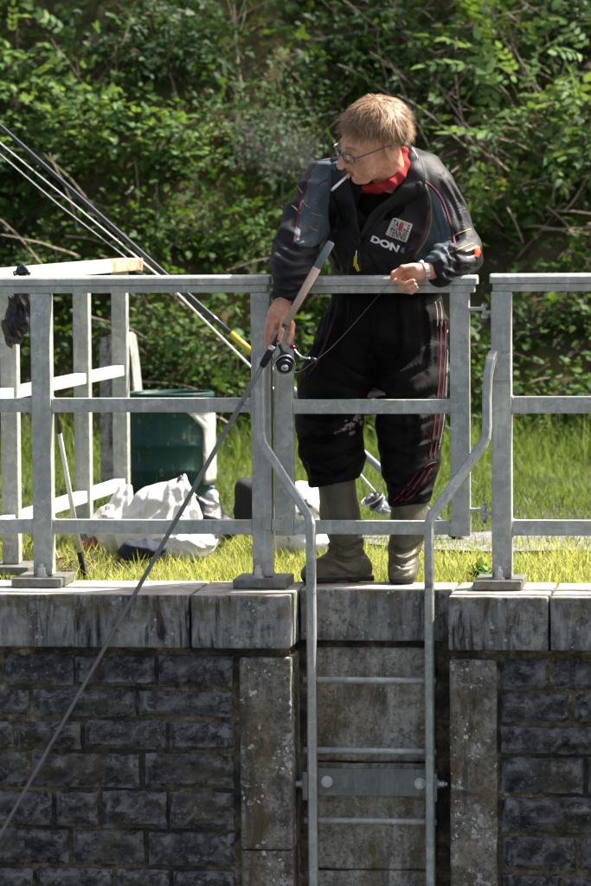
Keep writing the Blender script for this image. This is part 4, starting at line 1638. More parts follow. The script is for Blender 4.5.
MAT['jk_black'] = mk_cloth('black_jacket_cloth', (0.0052, 0.0052, 0.0062), 0.60, 0.30)
MAT['jk_grey'] = mk_cloth('grey_jacket_panel', (0.062, 0.085, 0.094), 0.6, 0.22)
MAT['jk_tee'] = mk_cloth('black_tshirt', (0.004, 0.004, 0.0045), 0.9, 0.1)
MAT['maroon'] = mk_cloth('maroon_piping', (0.085, 0.007, 0.018), 0.7)
MAT['maroon2'] = mk_cloth('burgundy_stripe', (0.10, 0.009, 0.020), 0.7)
MAT['yellow'] = mk_cloth('pale_yellow_piping', (0.25, 0.21, 0.075), 0.7)
MAT['white_cl'] = mk_cloth('white_piping_and_lit_edges', (0.42, 0.40, 0.38), 0.7)
MAT['orangelogo'] = mk_cloth('orange_sleeve_logo', (0.65, 0.10, 0.03), 0.6)
MAT['red'] = mk_cloth('red_shirt', (0.25, 0.010, 0.012), 0.85)
MAT['dkred'] = mk_cloth('dark_red_print', (0.06, 0.006, 0.010), 0.8)
MAT['trouser'] = mk_cloth('black_trouser_cloth', (0.0048, 0.0040, 0.0042), 0.75, 0.14)
MAT['stain'] = mk_cloth('pale_stain', (0.22, 0.17, 0.17), 0.85)
MAT['yplastic'] = simple('yellow_plastic', (0.62, 0.50, 0.03), 0.4)
MAT['steel'] = simple('polished_steel', (0.62, 0.62, 0.62), 0.25, 0.9, (90, 0.2))
MAT['blackp'] = simple('black_plastic', (0.014, 0.014, 0.015), 0.35)

N = NT('weathered_skin')
p = N.coord(space='Position')
n1 = N.noise(38, 5, 0.65, p)
n2 = N.noise(9, 3, 0.6, p)
col = N.ramp(n1, [(0.3, (0.52, 0.235, 0.145)), (0.55, (0.66, 0.345, 0.225)), (0.75, (0.72, 0.42, 0.29))])
col = N.mix(N.ramp(n2, [(0.45, 0.0), (0.65, 0.5)]), col, (0.56, 0.20, 0.135))
N.bsdf(col, 0.48, 0, N.bump(N.noise(260, 4, 0.7, p), 0.35, 0.0025, N.bump(N.noise(80, 4, 0.6, p), 0.25, 0.003)), Specular_IOR_Level=0.4, Subsurface_Weight=0.12, Subsurface_Radius=(0.01, 0.004, 0.002), Subsurface_Scale=0.5)
MAT['skin'] = N.m
MAT['lip'] = simple('lip_skin', (0.40, 0.13, 0.10), 0.45)
MAT['nail'] = simple('nail', (0.62, 0.40, 0.33), 0.3)

man = thing('person', 'man in black and grey tracksuit and green rubber boots leaning on the gate', 'person', W(375, 587, 0.48))
man.location.z = 0.0

# ---------------------------------------------------------------- head (local frame: x = his left, y = back, z = up)
def head_basis(a, p_, ro):
    F0 = Vector((-math.sin(a), -math.cos(a), 0)); Z = Vector((0, 0, 1))
    F_ = F0 * math.cos(p_) - Z * math.sin(p_)
    U_ = Z * math.cos(p_) + F0 * math.sin(p_)
    L_ = U_.cross(F_)
    L2 = L_ * math.cos(ro) - U_ * math.sin(ro)
    U2 = U_ * math.cos(ro) + L_ * math.sin(ro)
    return np.array([[L2.x, -F_.x, U2.x], [L2.y, -F_.y, U2.y], [L2.z, -F_.z, U2.z]])


HB = head_basis(math.radians(60), math.radians(21), math.radians(17))
HS = 1.13
HC = W(371.8, 141.0, 0.24)


def hw(q):
    return HC + (HB @ np.array(q, float)) * HS


def hloc(P):
    return ((P - HC.astype(np.float32)) @ HB.astype(np.float32)) / HS


def head_sdf(P):
    q = hloc(P)
    qs = q.copy(); qs[:, 0] = np.abs(qs[:, 0])
    d = s_ell(q, (0, 0.014, 0.036), (0.076, 0.096, 0.082))
    d = smin(d, s_ell(q, (0, -0.034, -0.020), (0.057, 0.058, 0.082)), 0.030)
    d = smin(d, s_cap(qs, (0.050, 0.016, -0.044), (0.020, -0.058, -0.098), 0.017, 0.015), 0.022)
    d = smin(d, s_ell(q, (0, -0.074, -0.098), (0.021, 0.016, 0.015)), 0.016)
    d = smin(d, s_ell(qs, (0.043, -0.058, -0.022), (0.020, 0.020, 0.018)), 0.020)
    d = smin(d, s_ell(qs, (0.036, -0.052, -0.058), (0.020, 0.022, 0.026)), 0.018)
    d = smin(d, s_ell(q, (0, -0.076, -0.062), (0.030, 0.022, 0.024)), 0.014)
    # sockets, brow, lids
    d = smax(d, -s_ell(qs, (0.032, -0.100, 0.000), (0.019, 0.017, 0.013)), 0.012)
    d = smin(d, s_cap(qs, (0.012, -0.0875, 0.017), (0.047, -0.074, 0.017), 0.0080, 0.0065), 0.012)
    d = smin(d, s_ell(qs, (0.032, -0.0765, 0.000), (0.0145, 0.0125, 0.0120)), 0.003)
    d = smax(d, -s_cap(qs, (0.021, -0.0925, -0.005), (0.043, -0.0865, -0.005), 0.0014, 0.0014), 0.003)
    d = smin(d, s_cap(qs, (0.022, -0.0835, -0.012), (0.040, -0.079, -0.014), 0.0035, 0.003), 0.005)
    # nose
    d = smin(d, s_cap(q, (0, -0.087, 0.012), (0, -0.116, -0.031), 0.0084, 0.0125), 0.010)
    d = smin(d, s_ell(q, (0, -0.118, -0.0365), (0.0132, 0.0118, 0.0112)), 0.006)
    d = smin(d, s_ell(qs, (0.0125, -0.1005, -0.0385), (0.0075, 0.0105, 0.0080)), 0.005)
    d = smax(d, -s_ell(qs, (0.0062, -0.1035, -0.0465), (0.0036, 0.0055, 0.0040)), 0.003)
    # mouth
    d = smin(d, s_cap(qs, (0.0, -0.0985, -0.0605), (0.021, -0.087, -0.0640), 0.0048, 0.0030), 0.006)
    d = smin(d, s_cap(qs, (0.0, -0.0965, -0.0715), (0.019, -0.087, -0.0690), 0.0055, 0.0035), 0.006)
    d = smax(d, -s_cap(qs, (0.0, -0.1035, -0.0658), (0.025, -0.0875, -0.0672), 0.0016, 0.0012), 0.003)
    d = smax(d, -s_cap(qs, (0.017, -0.100, -0.038), (0.031, -0.082, -0.072), 0.0026, 0.0022), 0.006)
    d = smax(d, -s_cap(qs, (0.020, -0.090, -0.0165), (0.044, -0.078, -0.022), 0.0012, 0.0010), 0.004)
    d = smax(d, -s_cap(qs, (0.034, -0.080, -0.075), (0.036, -0.070, -0.095), 0.0016, 0.0014), 0.006)
    for zz_ in (0.034, 0.044, 0.053):
        d = smax(d, -s_cap(qs, (0.0, -0.0905, zz_), (0.040, -0.074, zz_ + 0.002), 0.0010, 0.0008), 0.004)
    for k_ in (-1, 0, 1):
        d = smax(d, -s_cap(qs, (0.054, -0.062, 0.000), (0.066, -0.046, 0.008 * k_), 0.0010, 0.0008), 0.003)
    d = smax(d, -s_cap(qs, (0.0, -0.097, -0.084), (0.015, -0.093, -0.084), 0.0025, 0.002), 0.008)
    # ear
    e = s_ell(qs, (0.079, 0.018, -0.008), (0.0085, 0.020, 0.033))
    e = smax(e, -s_ell(qs, (0.0885, 0.014, -0.002), (0.0075, 0.0105, 0.019)), 0.004)
    e = smin(e, s_ell(qs, (0.077, 0.008, -0.036), (0.007, 0.009, 0.010)), 0.006)
    d = smin(d, e, 0.005)
    # neck runs back into the collar
    nb = hloc(np.array([W(396, 200, 0.43)], np.float32))[0]
    nk = s_cap(q, (0, 0.028, -0.050), tuple(nb), 0.054, 0.050)
    d = smin(d, nk, 0.020)
    # slack skin under the jaw
    d = smin(d, s_cap(q, (0.0, -0.040, -0.090), (0.0, 0.020, -0.110), 0.018, 0.030), 0.025)
    d += 0.0007 * vn3(q, 170, 0.3)
    return d * HS


hv, hf = sdf_mesh(head_sdf, HC - 0.215, HC + np.array([0.20, 0.215, 0.19]), 0.0026)
hv = relax(hv, hf, 1, 0.35)
hq = hloc(hv.astype(np.float32))
fc = hq[hf].mean(1)
lipm = (np.abs(fc[:, 0]) < 0.021) & (fc[:, 1] < -0.086) & (fc[:, 2] > -0.0765) & (fc[:, 2] < -0.0575)
h_mi = np.where(lipm, 1, 0)

# ---------------------------------------------------------------- hands
def finger(P, pts, r0, r1, k=0.004):
    n = len(pts)
    return chain(P, [(pts[i], r0 + (r1 - r0) * i / (n - 1)) for i in range(n)], k)


# his right hand closes on the rod (left in the picture)
RB, RH, RT = W(331, 243, 0.128), W(282, 331, 0.112), W(-6, 846, -0.10)      # rod butt, hand, lower end in frame


def hand_rod(P):
    d = s_ell(P, W(277.5, 317, 0.135), (0.036, 0.020, 0.047), None)
    d = smin(d, chain(P, [(W(286, 290, 0.168), 0.030), (W(282, 305, 0.150), 0.026), (W(279.5, 314, 0.138), 0.027)], 0.012), 0.018)
    # index runs down over the rod, middle and ring outside, little finger beside the palm, thumb wraps round the inner side
    d = smin(d, finger(P, [W(283, 319, 0.120), W(281.6, 330.5, 0.090), W(278.2, 343.0, 0.0885)], 0.0108, 0.0090), 0.004)
    d = smin(d, finger(P, [W(274.5, 321, 0.122), W(270.8, 334, 0.112), W(268.0, 349, 0.118)], 0.0106, 0.0086), 0.003)
    d = smin(d, finger(P, [W(269.5, 322, 0.130), W(266.8, 334, 0.128), W(267.5, 346, 0.136), W(272, 350, 0.142)], 0.0102, 0.0082), 0.003)
    d = smin(d, finger(P, [W(268.0, 320, 0.140), W(266.0, 330, 0.144), W(268.5, 339, 0.152), W(273, 343, 0.155)], 0.0095, 0.0075), 0.003)
    d = smin(d, finger(P, [W(285.0, 313, 0.140), W(291.6, 325, 0.132), W(291.2, 334, 0.118), W(287.8, 342, 0.112)], 0.0125, 0.0096), 0.008)
    # knuckles
    for q in (W(283, 321, 0.114), W(275.5, 322.5, 0.116), W(270, 323.5, 0.124)):
        d = smin(d, s_ell(P, q, (0.0095, 0.0085, 0.0095)), 0.006)
    return d


def hand_pinch(P):
    # his left hand: wrist on the gate rail, thumb and index meeting over the line
    d = s_ell(P, W(411.5, 272.0, 0.205), (0.036, 0.024, 0.029))
    d = smin(d, chain(P, [(W(436, 270, 0.250), 0.032), (W(425, 271.5, 0.222), 0.026), (W(417, 272, 0.212), 0.026)], 0.012), 0.016)
    d = smin(d, finger(P, [W(413, 267, 0.190), W(402.5, 268, 0.172), W(394.0, 275.8, 0.168)], 0.0120, 0.0088), 0.004)
    d = smin(d, finger(P, [W(404, 268, 0.205), W(393.5, 273.5, 0.190), W(392.0, 280.0, 0.172)], 0.0100, 0.0080), 0.003)
    d = smin(d, finger(P, [W(404, 274, 0.200), W(396.0, 281.0, 0.184), W(405.0, 284.0, 0.170), W(413, 281, 0.172)], 0.0098, 0.0084), 0.002)
    d = smin(d, finger(P, [W(406, 279, 0.200), W(400.0, 287.0, 0.186), W(408.0, 288.6, 0.172), W(415, 285, 0.174)], 0.0092, 0.0078), 0.002)
    d = smin(d, finger(P, [W(410, 283, 0.198), W(405.5, 291.0, 0.188), W(411.5, 292.0, 0.178), W(417, 288, 0.178)], 0.0084, 0.0070), 0.002)
    return d


def bounds(c, r):
    return np.array(c) - r, np.array(c) + r


a1 = sdf_mesh(hand_rod, W(278, 322, 0.14) - np.array([.075, .075, .115]), W(278, 322, 0.14) + np.array([.075, .09, .125]), 0.0022)
a2 = sdf_mesh(hand_pinch, W(412, 276, 0.20) - np.array([.09, .075, .075]), W(412, 276, 0.20) + np.array([.10, .10, .07]), 0.0022)


# ---------------------------------------------------------------- rest of the body, under the clothes
def limb_body(P):
    d = s_ell(P, W(384, 305, 0.59), (0.135, 0.080, 0.15))
    d = smin(d, s_ell(P, W(379, 232, 0.50), (0.145, 0.085, 0.15)), 0.06)
    d = smin(d, s_cap(P, W(334, 198, 0.45), W(424, 198, 0.475), 0.045, 0.045), 0.04)
    d = smin(d, s_cap(P, W(390, 195, 0.42), W(390, 180, 0.39), 0.05, 0.05), 0.03)
    d = smin(d, chain(P, [(W(326, 190, .43), .055), (W(293, 246, .31), .046), (W(291, 272, .20), .040), (W(286, 296, .165), .029)], .02), 0.03)
    d = smin(d, chain(P, [(W(430, 190, .45), .055), (W(456, 258, .40), .046), (W(445, 263, .31), .038), (W(430, 270.5, .236), .029)], .02), 0.03)
    for L_ in (((350, 335, .58), (331, 425, .52), (341, 490, .50), (351, 562, .47)), ((415, 335, .58), (411, 425, .53), (408, 500, .51), (403, 566, .47))):
        d = smin(d, chain(P, [(W(*L_[0]), .09), (W(*L_[1]), .062), (W(*L_[2]), .045), (W(*L_[3]), .034)], .02), 0.04)
    d = smin(d, s_cap(P, W(358, 575, .47), W(320, 580, .43), .026, .02), .02)
    d = smin(d, s_cap(P, W(403, 576, .47), W(405, 580, .40), .026, .02), .02)
    return d


bl, bh = W(380, 590, .5) - np.array([.40, .42, 0.0]), W(380, 150, .5) + np.array([.36, .30, 0.0])
bv, bf = sdf_mesh(limb_body, bl, bh, 0.009)
Vs, Fs_, Ms, o_ = [], [], [], 0
for v, f, m in ((hv, hf, h_mi), (a1[0], a1[1], None), (a2[0], a2[1], None), (bv, bf, None)):
    Vs.append(v); Fs_.append(f + o_); Ms.append(np.zeros(len(f), int) if m is None else m); o_ += len(v)
body = obj('body', np_mesh('body', np.concatenate(Vs), np.concatenate(Fs_), True, mi=np.concatenate(Ms)), [MAT['skin'], MAT['lip']], man)


# ---------------------------------------------------------------- jacket
def folds(P, dirv, freq, seed, sharp=2.0):
    dv = np.array(dirv, np.float32); dv /= np.linalg.norm(dv)
    ph = (P @ dv) * freq + 1.6 * vn3(P, freq * 0.16, seed) + seed
    s = 0.5 + 0.5 * np.sin(ph)
    return s ** sharp


def jacket_sdf(P):
    d = s_ell(P, W(385, 290, 0.565), (0.212, 0.150, 0.135))
    d = smin(d, s_ell(P, W(381, 238, 0.485), (0.212, 0.155, 0.165)), 0.06)
    d = smin(d, s_cap(P, W(342, 186, 0.44), W(420, 187, 0.47), 0.100, 0.104), 0.06)
    d = smin(d, s_ell(P, W(404, 178, 0.52), (0.14, 0.12, 0.105)), 0.06)
    # his left arm resting on the rail
    aL = chain(P, [(W(431, 191, .46), .088), (W(448, 225, .45), .078), (W(461, 255, .41), .070), (W(452, 262, .33), .064), (W(438, 268, .258), .055), (W(430, 271, .236), .042)], .03)
    d = smin(d, aL, 0.030)
    aR = chain(P, [(W(327, 184, .44), .090), (W(307, 222, .37), .078), (W(294, 250, .29), .074), (W(292.5, 272, .205), .066), (W(291, 288, .182), .060), (W(289.5, 298, .170), .046), (W(288.5, 303, .165), .041)], .03)
    d = smin(d, aR, 0.026)
    # stand-up collar, open at the front
    col = chain(P, [(W(352, 228, .335), .009), (W(342, 195, .325), .011), (W(337, 168, .345), .014), (W(350, 152, .41), .016), (W(385, 143, .455), .018), (W(404, 147, .43), .018), (W(410, 160, .38), .016), (W(408, 180, .335), .014), (W(390, 206, .325), .011), (W(366, 234, .330), .009)], .012)
    col = smin(col, s_cap(P, W(411, 152, .40), W(417, 186, .35), .02, .03), .02)
    d = smin(d, col, 0.022)
    # hollow for the neck
    d = smax(d, -s_cap(P, W(384, 160, .30), W(389, 188, .355), .060, .046), 0.02)
    # creases
    arm = np.clip((0.10 - np.minimum(aL, aR) ) / 0.10, 0, 1)
    amp = 0.007 + 0.006 * arm
    d = d - amp * (folds(P, (0.5, 0.2, 1.0), 62, 1.0, 2.2) - 0.35) * np.clip(0.5 + 0.7 * vn3(P, 9, 4.0), 0, 1)
    d = d - 0.006 * (folds(P, (-0.8, 0.3, 0.7), 80, 3.0, 2.5) - 0.3) * np.clip(0.4 + 0.8 * vn3(P, 11, 1.0), 0, 1)
    # elbow and cuff gathers
    for c, r, dv, fr in ((W(294, 254, .27), 0.11, (0.1, -0.5, 1.0), 120), (W(290, 290, .17), 0.07, (0.05, -0.2, 1.0), 190), (W(458, 256, .38), 0.12, (0.7, -0.5, 0.6), 130), (W(440, 268, .26), 0.08, (0.9, 0.4, 0.1), 150), (W(385, 292, .43), .16, (0.15, 0.1, 1), 130)):
        wgt = np.exp(-(np.linalg.norm(P - c.astype(np.float32), axis=1) / r) ** 2)
        d = d - 0.012 * wgt * (folds(P, dv, fr, 2.0, 1.6) - 0.45)
    # open hem and cuffs
    hem = W(385, 293, 0.46)
    d = smax(d, (hem[2] - P[:, 2]).astype(np.float32) - 0.25 * (P[:, 0] < W(318, 300, .4)[0]), 0.012)
    cu = W(288.3, 301.5, 0.16); cd = (W(288.3, 301.5, 0.16) - W(291, 288, 0.172)); cd /= np.linalg.norm(cd)
    nearR = np.linalg.norm(P - cu.astype(np.float32), axis=1) < 0.09
    d = np.where(nearR, smax(d, ((P - cu.astype(np.float32)) @ cd.astype(np.float32)), 0.006), d)
    cu2 = W(430.5, 271, 0.238); cd2 = W(430, 271, .236) - W(438, 268, .258); cd2 /= np.linalg.norm(cd2)
    nearL = np.linalg.norm(P - cu2.astype(np.float32), axis=1) < 0.07
    d = np.where(nearL, smax(d, ((P - cu2.astype(np.float32)) @ cd2.astype(np.float32)), 0.006), d)
    return d


jv, jf = sdf_mesh(jacket_sdf, W(380, 306, .45) - np.array([.42, .37, 0.02]), W(380, 125, .45) + np.array([.38, .28, 0.0]), 0.0042)
jv = relax(jv, jf, 2, 0.45)
JL = [([(332, 165), (320, 195), (306, 232)], .009, .013), ([(326, 175), (312, 200), (300, 225)], .008, .011), ([(283, 236), (299, 246), (322, 240)], .012, .012),
      ([(279, 247), (296, 257), (324, 250)], .013, .012), ([(275, 258), (291, 267), (318, 262)], .011, .011), ([(272, 270), (287, 277), (312, 273)], .010, .010),
      ([(270, 284), (287, 290), (308, 287)], .010, .008), ([(272, 292), (287, 297), (304, 295)], .009, .007), ([(320, 225), (312, 238), (296, 243)], .010, .010),
      ([(334, 246), (342, 268), (338, 289)], .010, .013), ([(352, 246), (350, 268), (356, 289)], .009, .012), ([(372, 254), (382, 272), (378, 290)], .010, .012), ([(396, 258), (392, 268), (380, 284)], .010, .012),
      ([(420, 240), (404, 252), (392, 258)], .009, .011), ([(326, 262), (345, 274), (370, 278)], .007, .012), ([(432, 196), (440, 222), (447, 250)], .009, .012), ([(444, 180), (458, 208), (466, 238)], .009, .012),
      ([(455, 172), (466, 196), (472, 222)], .007, .010), ([(452, 247), (464, 252), (479, 250)], .009, .010), ([(448, 258), (460, 264), (478, 262)], .010, .011), ([(442, 266), (454, 273), (476, 274)], .010, .010),
      ([(434, 268), (444, 279), (462, 284)], .011, .009), ([(430, 264), (436, 274), (440, 284)], .009, .007)]
jv = creases(jv, jf, [(p_, a_ * 0.72, w_) for p_, a_, w_ in jit(JL, 24, 9, 7, 4, (0.25, 0.6))])
fcn = jv[jf].mean(1)
fpx, fpy = to_px(fcn)
e1 = jv[jf[:, 1]] - jv[jf[:, 0]]; e2 = jv[jf[:, 2]] - jv[jf[:, 0]]
fn_ = norm(np.cross(e1, e2))
front = (fn_ @ np.array(C_F)) < 0.12
greyR = [(423, 180), (431, 187), (441, 200), (448, 220), (454, 243), (453, 252), (447, 256), (434, 262), (418, 263), (412, 256), (418, 244), (424, 226), (428, 208), (427, 195)]
greyL = [(330, 156), (340, 158), (336, 168), (330, 190), (328, 212), (330, 232), (326, 241), (312, 247), (299, 246), (293, 240), (298, 215), (303, 195), (311, 172), (320, 160)]
grey = front & (in_poly(fpx, fpy, greyR) | in_poly(fpx, fpy, greyL))
jm = np.where(grey, 1, 0)
jacket = obj('jacket', np_mesh('jacket', jv, jf, True, mi=jm), [MAT['jk_black'], MAT['jk_grey']], man)
JS = Skin(jv, jf)
JS.ribbon('piping', [(424, 181), (432, 187), (442, 200), (449, 220), (455, 245), (454, 253)], 0.010, 'maroon', jacket)
JS.ribbon('piping', [(429, 205), (425, 225), (419, 243), (411, 259)], 0.010, 'maroon', jacket)
JS.ribbon('piping', [(424, 183), (430, 197), (431.5, 213), (430, 228), (424, 243), (416, 254)], 0.006, 'yellow', jacket)
JS.ribbon('piping', [(449, 238.5), (457, 234), (464, 231.5), (471, 229)], 0.006, 'yellow', jacket)
JS.ribbon('piping', [(449, 252.5), (457, 250), (465, 246.5), (473, 243.5)], 0.006, 'yellow', jacket)
JS.ribbon('piping', [(410, 146), (416.5, 156), (420.5, 168), (422.5, 180)], 0.006, 'white_cl', jacket)
JS.ribbon('piping', [(466, 258), (472, 257), (478, 254)], 0.009, 'white_cl', jacket)
JS.ribbon('piping', [(465, 251.5), (471, 249.5), (477, 246)], 0.007, 'white_cl', jacket)
JS.ribbon('piping', [(311, 172), (303, 195), (298, 215), (294, 240), (292, 247)], 0.010, 'maroon', jacket)
JS.ribbon('piping', [(319, 160), (327, 157.5), (333, 156.5)], 0.008, 'maroon', jacket)
JS.ribbon('piping', [(318, 186), (323, 181.5), (328, 180)], 0.006, 'maroon', jacket)
JS.ribbon('piping', [(297.5, 186), (300.5, 190.5), (304, 195)], 0.006, 'yellow', jacket)
JS.ribbon('piping', [(292, 205.5), (296.5, 209.5), (300.5, 214)], 0.006, 'yellow', jacket)
JS.ribbon('piping', [(302.5, 201), (306, 205.5), (310, 208)], 0.005, 'yellow', jacket)
JS.ribbon('piping', [(311, 213), (316, 215), (322, 216)], 0.005, 'yellow', jacket)
JS.ribbon('piping', [(309, 226), (313, 229.5), (318, 231)], 0.005, 'yellow', jacket)
JS.ribbon('zip', [(358.5, 252), (359.5, 262), (361, 271)], 0.007, 'blackp', jacket)
# lapels laid over the chest


def lapel(inner, outer):
    a = spline([V_(q) for q in inner], 6)
    b = []
    for px, py in outer:
        l, m = JS.hit(px, py)
        b.append(l + m * 0.007)
    b = spline(b, 6)
    n_ = min(len(a), len(b))
    bm = bmesh.new()
    R_ = []
    for i in range(n_):
        row = []
        for k in range(8):
            t = k / 7
            q = a[i].lerp(b[i], t)
            q = q - C_F * (0.016 * math.sin(math.pi * min(1, t * 1.05)) * (0.6 + 0.4 * math.sin(i * 0.9))) - C_F * 0.006
            row.append(bm.verts.new(q))
        R_.append(row)
    for p_, q_ in zip(R_[:-1], R_[1:]):
        for k in range(7):
            bm.faces.new((p_[k], p_[k + 1], q_[k + 1], q_[k]))
    bmesh.ops.recalc_face_normals(bm, faces=bm.faces)
    bmesh.ops.solidify(bm, geom=bm.faces[:], thickness=0.006)
    bmesh.ops.recalc_face_normals(bm, faces=bm.faces)
    return smooth(obj('lapel', bm, MAT['jk_black'], jacket))


V_ = lambda q: at(*q)
lapel([(405, 146, .43), (406, 160, .37), (401, 178, .325), (390, 197, .30), (374, 210, .295), (358, 236, .305)], [(411, 143.5), (419, 160), (424, 181), (419, 197), (392, 212), (363, 241)])
lapel([(346, 156, .37), (349, 172, .31), (352, 190, .292), (355, 208, .292), (358, 226, .297), (361, 242, .305)], [(330, 156), (331, 174), (334, 194), (339, 214), (347, 232), (357, 247)])
# chest badge and lettering
bdg = [(393.2, 217.3), (412.4, 224.6), (406.0, 242.6), (385.3, 234.6)]
MAT['badge'] = mk_cloth('badge_cloth', (0.50, 0.46, 0.43), 0.7)
MAT['ink'] = mk_cloth('badge_ink', (0.03, 0.028, 0.03), 0.7)
MAT['badgered'] = mk_cloth('badge_red', (0.42, 0.03, 0.035), 0.7)
badge = JS.sheet('chest_badge', bdg, 'badge', jacket, 0.002, 0.0015)
BU = np.array([19.5, 7.4]); BVv = np.array([-7.2, 17.4])         # across, down the badge in pixels
bp = lambda u, v: np.array(bdg[0]) + BU * u + BVv * v
JS.text('TA', 'lettering', bp(0.08, 0.44), BU * 0.30, -BVv * 0.46, 'ink', badge, 0.0048, bold=0.02)
JS.text('LE', 'lettering', bp(0.64, 0.44), BU * 0.28, -BVv * 0.46, 'ink', badge, 0.0048, bold=0.02)
JS.text('TENNIS', 'lettering', bp(0.08, 0.93), BU * 0.84, -BVv * 0.50, 'ink', badge, 0.0048, bold=0.02)
th = np.linspace(0, 2 * np.pi, 15)[:-1]
JS.sheet('red_bat', [tuple(bp(0.51 + 0.105 * math.cos(t), 0.30 + 0.20 * math.sin(t) * (1.15 if math.sin(t) > 0 else 1))) for t in th], 'badgered', badge, 0.0012, 0.0042)
for i, u in enumerate((0.10, 0.32, 0.52, 0.73)):
    JS.sheet('small_print', [tuple(bp(u, 0.50)), tuple(bp(u + 0.17, 0.50)), tuple(bp(u + 0.17, 0.535)), tuple(bp(u, 0.535))], 'ink', badge, 0.0008, 0.0042)
MAT['print'] = mk_cloth('white_print', (0.66, 0.66, 0.67), 0.7)
MAT['printg'] = mk_cloth('grey_print', (0.10, 0.10, 0.11), 0.7)
DX = np.array([27.5, 11.2]); DY = np.array([2.4, -8.6])
JS.text('DON', 'lettering', (370.3, 241.0), DX, DY * 0.98, 'print', jacket, 0.004, bold=0.05)
JS.text('I', 'lettering', (399.8, 251.8), DX * 0.14, DY * 0.75, 'printg', jacket, 0.004, bold=0.03)
JS.sheet('sleeve_logo', [(473.5, 247.5), (479.0, 246.5), (480.0, 253), (478, 257.5), (474.0, 257)], 'orangelogo', jacket, 0.002, 0.001)
# zip pull
for k, (a, b) in enumerate((((356.4, 256), (355.2, 263.5)), ((357.0, 262), (359.0, 268.5)))):
    q0, m0 = JS.hit(*a); q1, m1 = JS.hit(*b)
    zp = obj('zip_pull', sweep_bm([q0 + m0 * 0.012, (q0 + q1) / 2 + m1 * 0.015, q1 + m1 * 0.012], rrect(0.011, 0.005, 0.002), (1, 0, 0)), MAT['yplastic'], jacket)
q0, m0 = JS.hit(357, 250)
obj('zip_slider', sweep_bm([q0 + m0 * 0.006, Vector(JS.hit(356.6, 256)[0]) + m0 * 0.012], rrect(0.006, 0.004, 0.0015), (1, 0, 0)), MAT['steel'], jacket)


# shirt at the neck and t-shirt under the open jacket
def shirt_sdf(P):
    d = chain(P, [(W(365, 187.5, .262), .010), (W(378, 188, .262), .013), (W(390, 184, .272), .016), (W(398, 177, .30), .023), (W(403, 166, .345), .021), (W(405, 152, .39), .014), (W(385, 152, .42), .02)], .012)
    d = smin(d, s_ell(P, W(382, 203, .386), (0.084, 0.072, 0.078)), 0.03)
    return d - 0.003 * folds(P, (0.6, 0.2, 0.8), 150, 1.0)


sv, sf = sdf_mesh(shirt_sdf, W(383, 225, .33) - np.array([.15, .12, 0]), W(383, 140, .33) + np.array([.14, .15, 0]), 0.004)
spx, spy = to_px(sv[sf].mean(1))
shirt = obj('shirt', np_mesh('shirt', relax(sv, sf, 1), sf, True, mi=np.where(spy > np.interp(spx, [340, 366, 380, 392, 401, 408, 416], [192, 193, 194, 191, 184, 172, 150]), 1, 0)), [MAT['red'], MAT['jk_tee']], man)
for k in range(5):
    JS.sheet('shirt_print', [(360 + random.uniform(-3, 3) + 3.5 * math.cos(t), 220 + k * 3.5 + 3.0 * math.sin(t)) for t in np.linspace(0, 6.28, 8)[:-1]], 'dkred', jacket, 0.001, 0.0008 + 0.0002 * k)


# ---------------------------------------------------------------- trousers
def trouser_sdf(P):
    d = s_ell(P, W(386, 314, 0.580), (0.208, 0.148, 0.160))
    legA = chain(P, [(W(350, 338, .585), .112), (W(334, 385, .54), .120), (W(329, 425, .52), .110), (W(333, 455, .505), .104), (W(335, 484, .50), .088)], .04)
    legB = chain(P, [(W(418, 338, .59), .108), (W(412, 385, .55), .118), (W(410, 425, .53), .113), (W(410, 460, .52), .096), (W(410, 502, .512), .075)], .04)
    d = smin(d, legA, 0.035)
    d = smin(d, legB, 0.035)
    lf = np.minimum(legA, legB)
    d = d - 0.009 * (folds(P, (0.35, 0.1, 1.0), 55, 0.7, 2.0) - 0.35) * np.clip(0.4 + 0.8 * vn3(P, 8, 2.0), 0, 1)
    d = d - 0.007 * (folds(P, (-0.6, 0.2, 0.8), 74, 2.7, 2.5) - 0.3) * np.clip(0.4 + 0.8 * vn3(P, 10, 5.0), 0, 1)
    for c, r, dv, fr in ((W(333, 472, .44), .11, (0.25, 0, 1), 125), (W(410, 488, .44), .10, (-0.35, 0, 1), 135), (W(372, 380, .46), .14, (0.8, 0, 0.8), 85), (W(330, 420, .42), .12, (0.4, 0, 1), 95), (W(412, 430, .44), .11, (-0.3, 0, 1), 90)):
        d = d - 0.010 * np.exp(-(np.linalg.norm(P - c.astype(np.float32), axis=1) / r) ** 2) * (folds(P, dv, fr, 1.4, 1.7) - 0.4)
    za = W(337, 484, .43)[2]; zb_ = W(410, 506, .44)[2]
    cut = np.where(P[:, 0] < W(372, 450, .5)[0], za + 0.20 * (P[:, 0] - W(337, 484, .45)[0]), zb_ + 0.12 * (P[:, 0] - W(410, 484, .45)[0]))
    d = smax(d, (cut - P[:, 2]).astype(np.float32), 0.012)
    return d


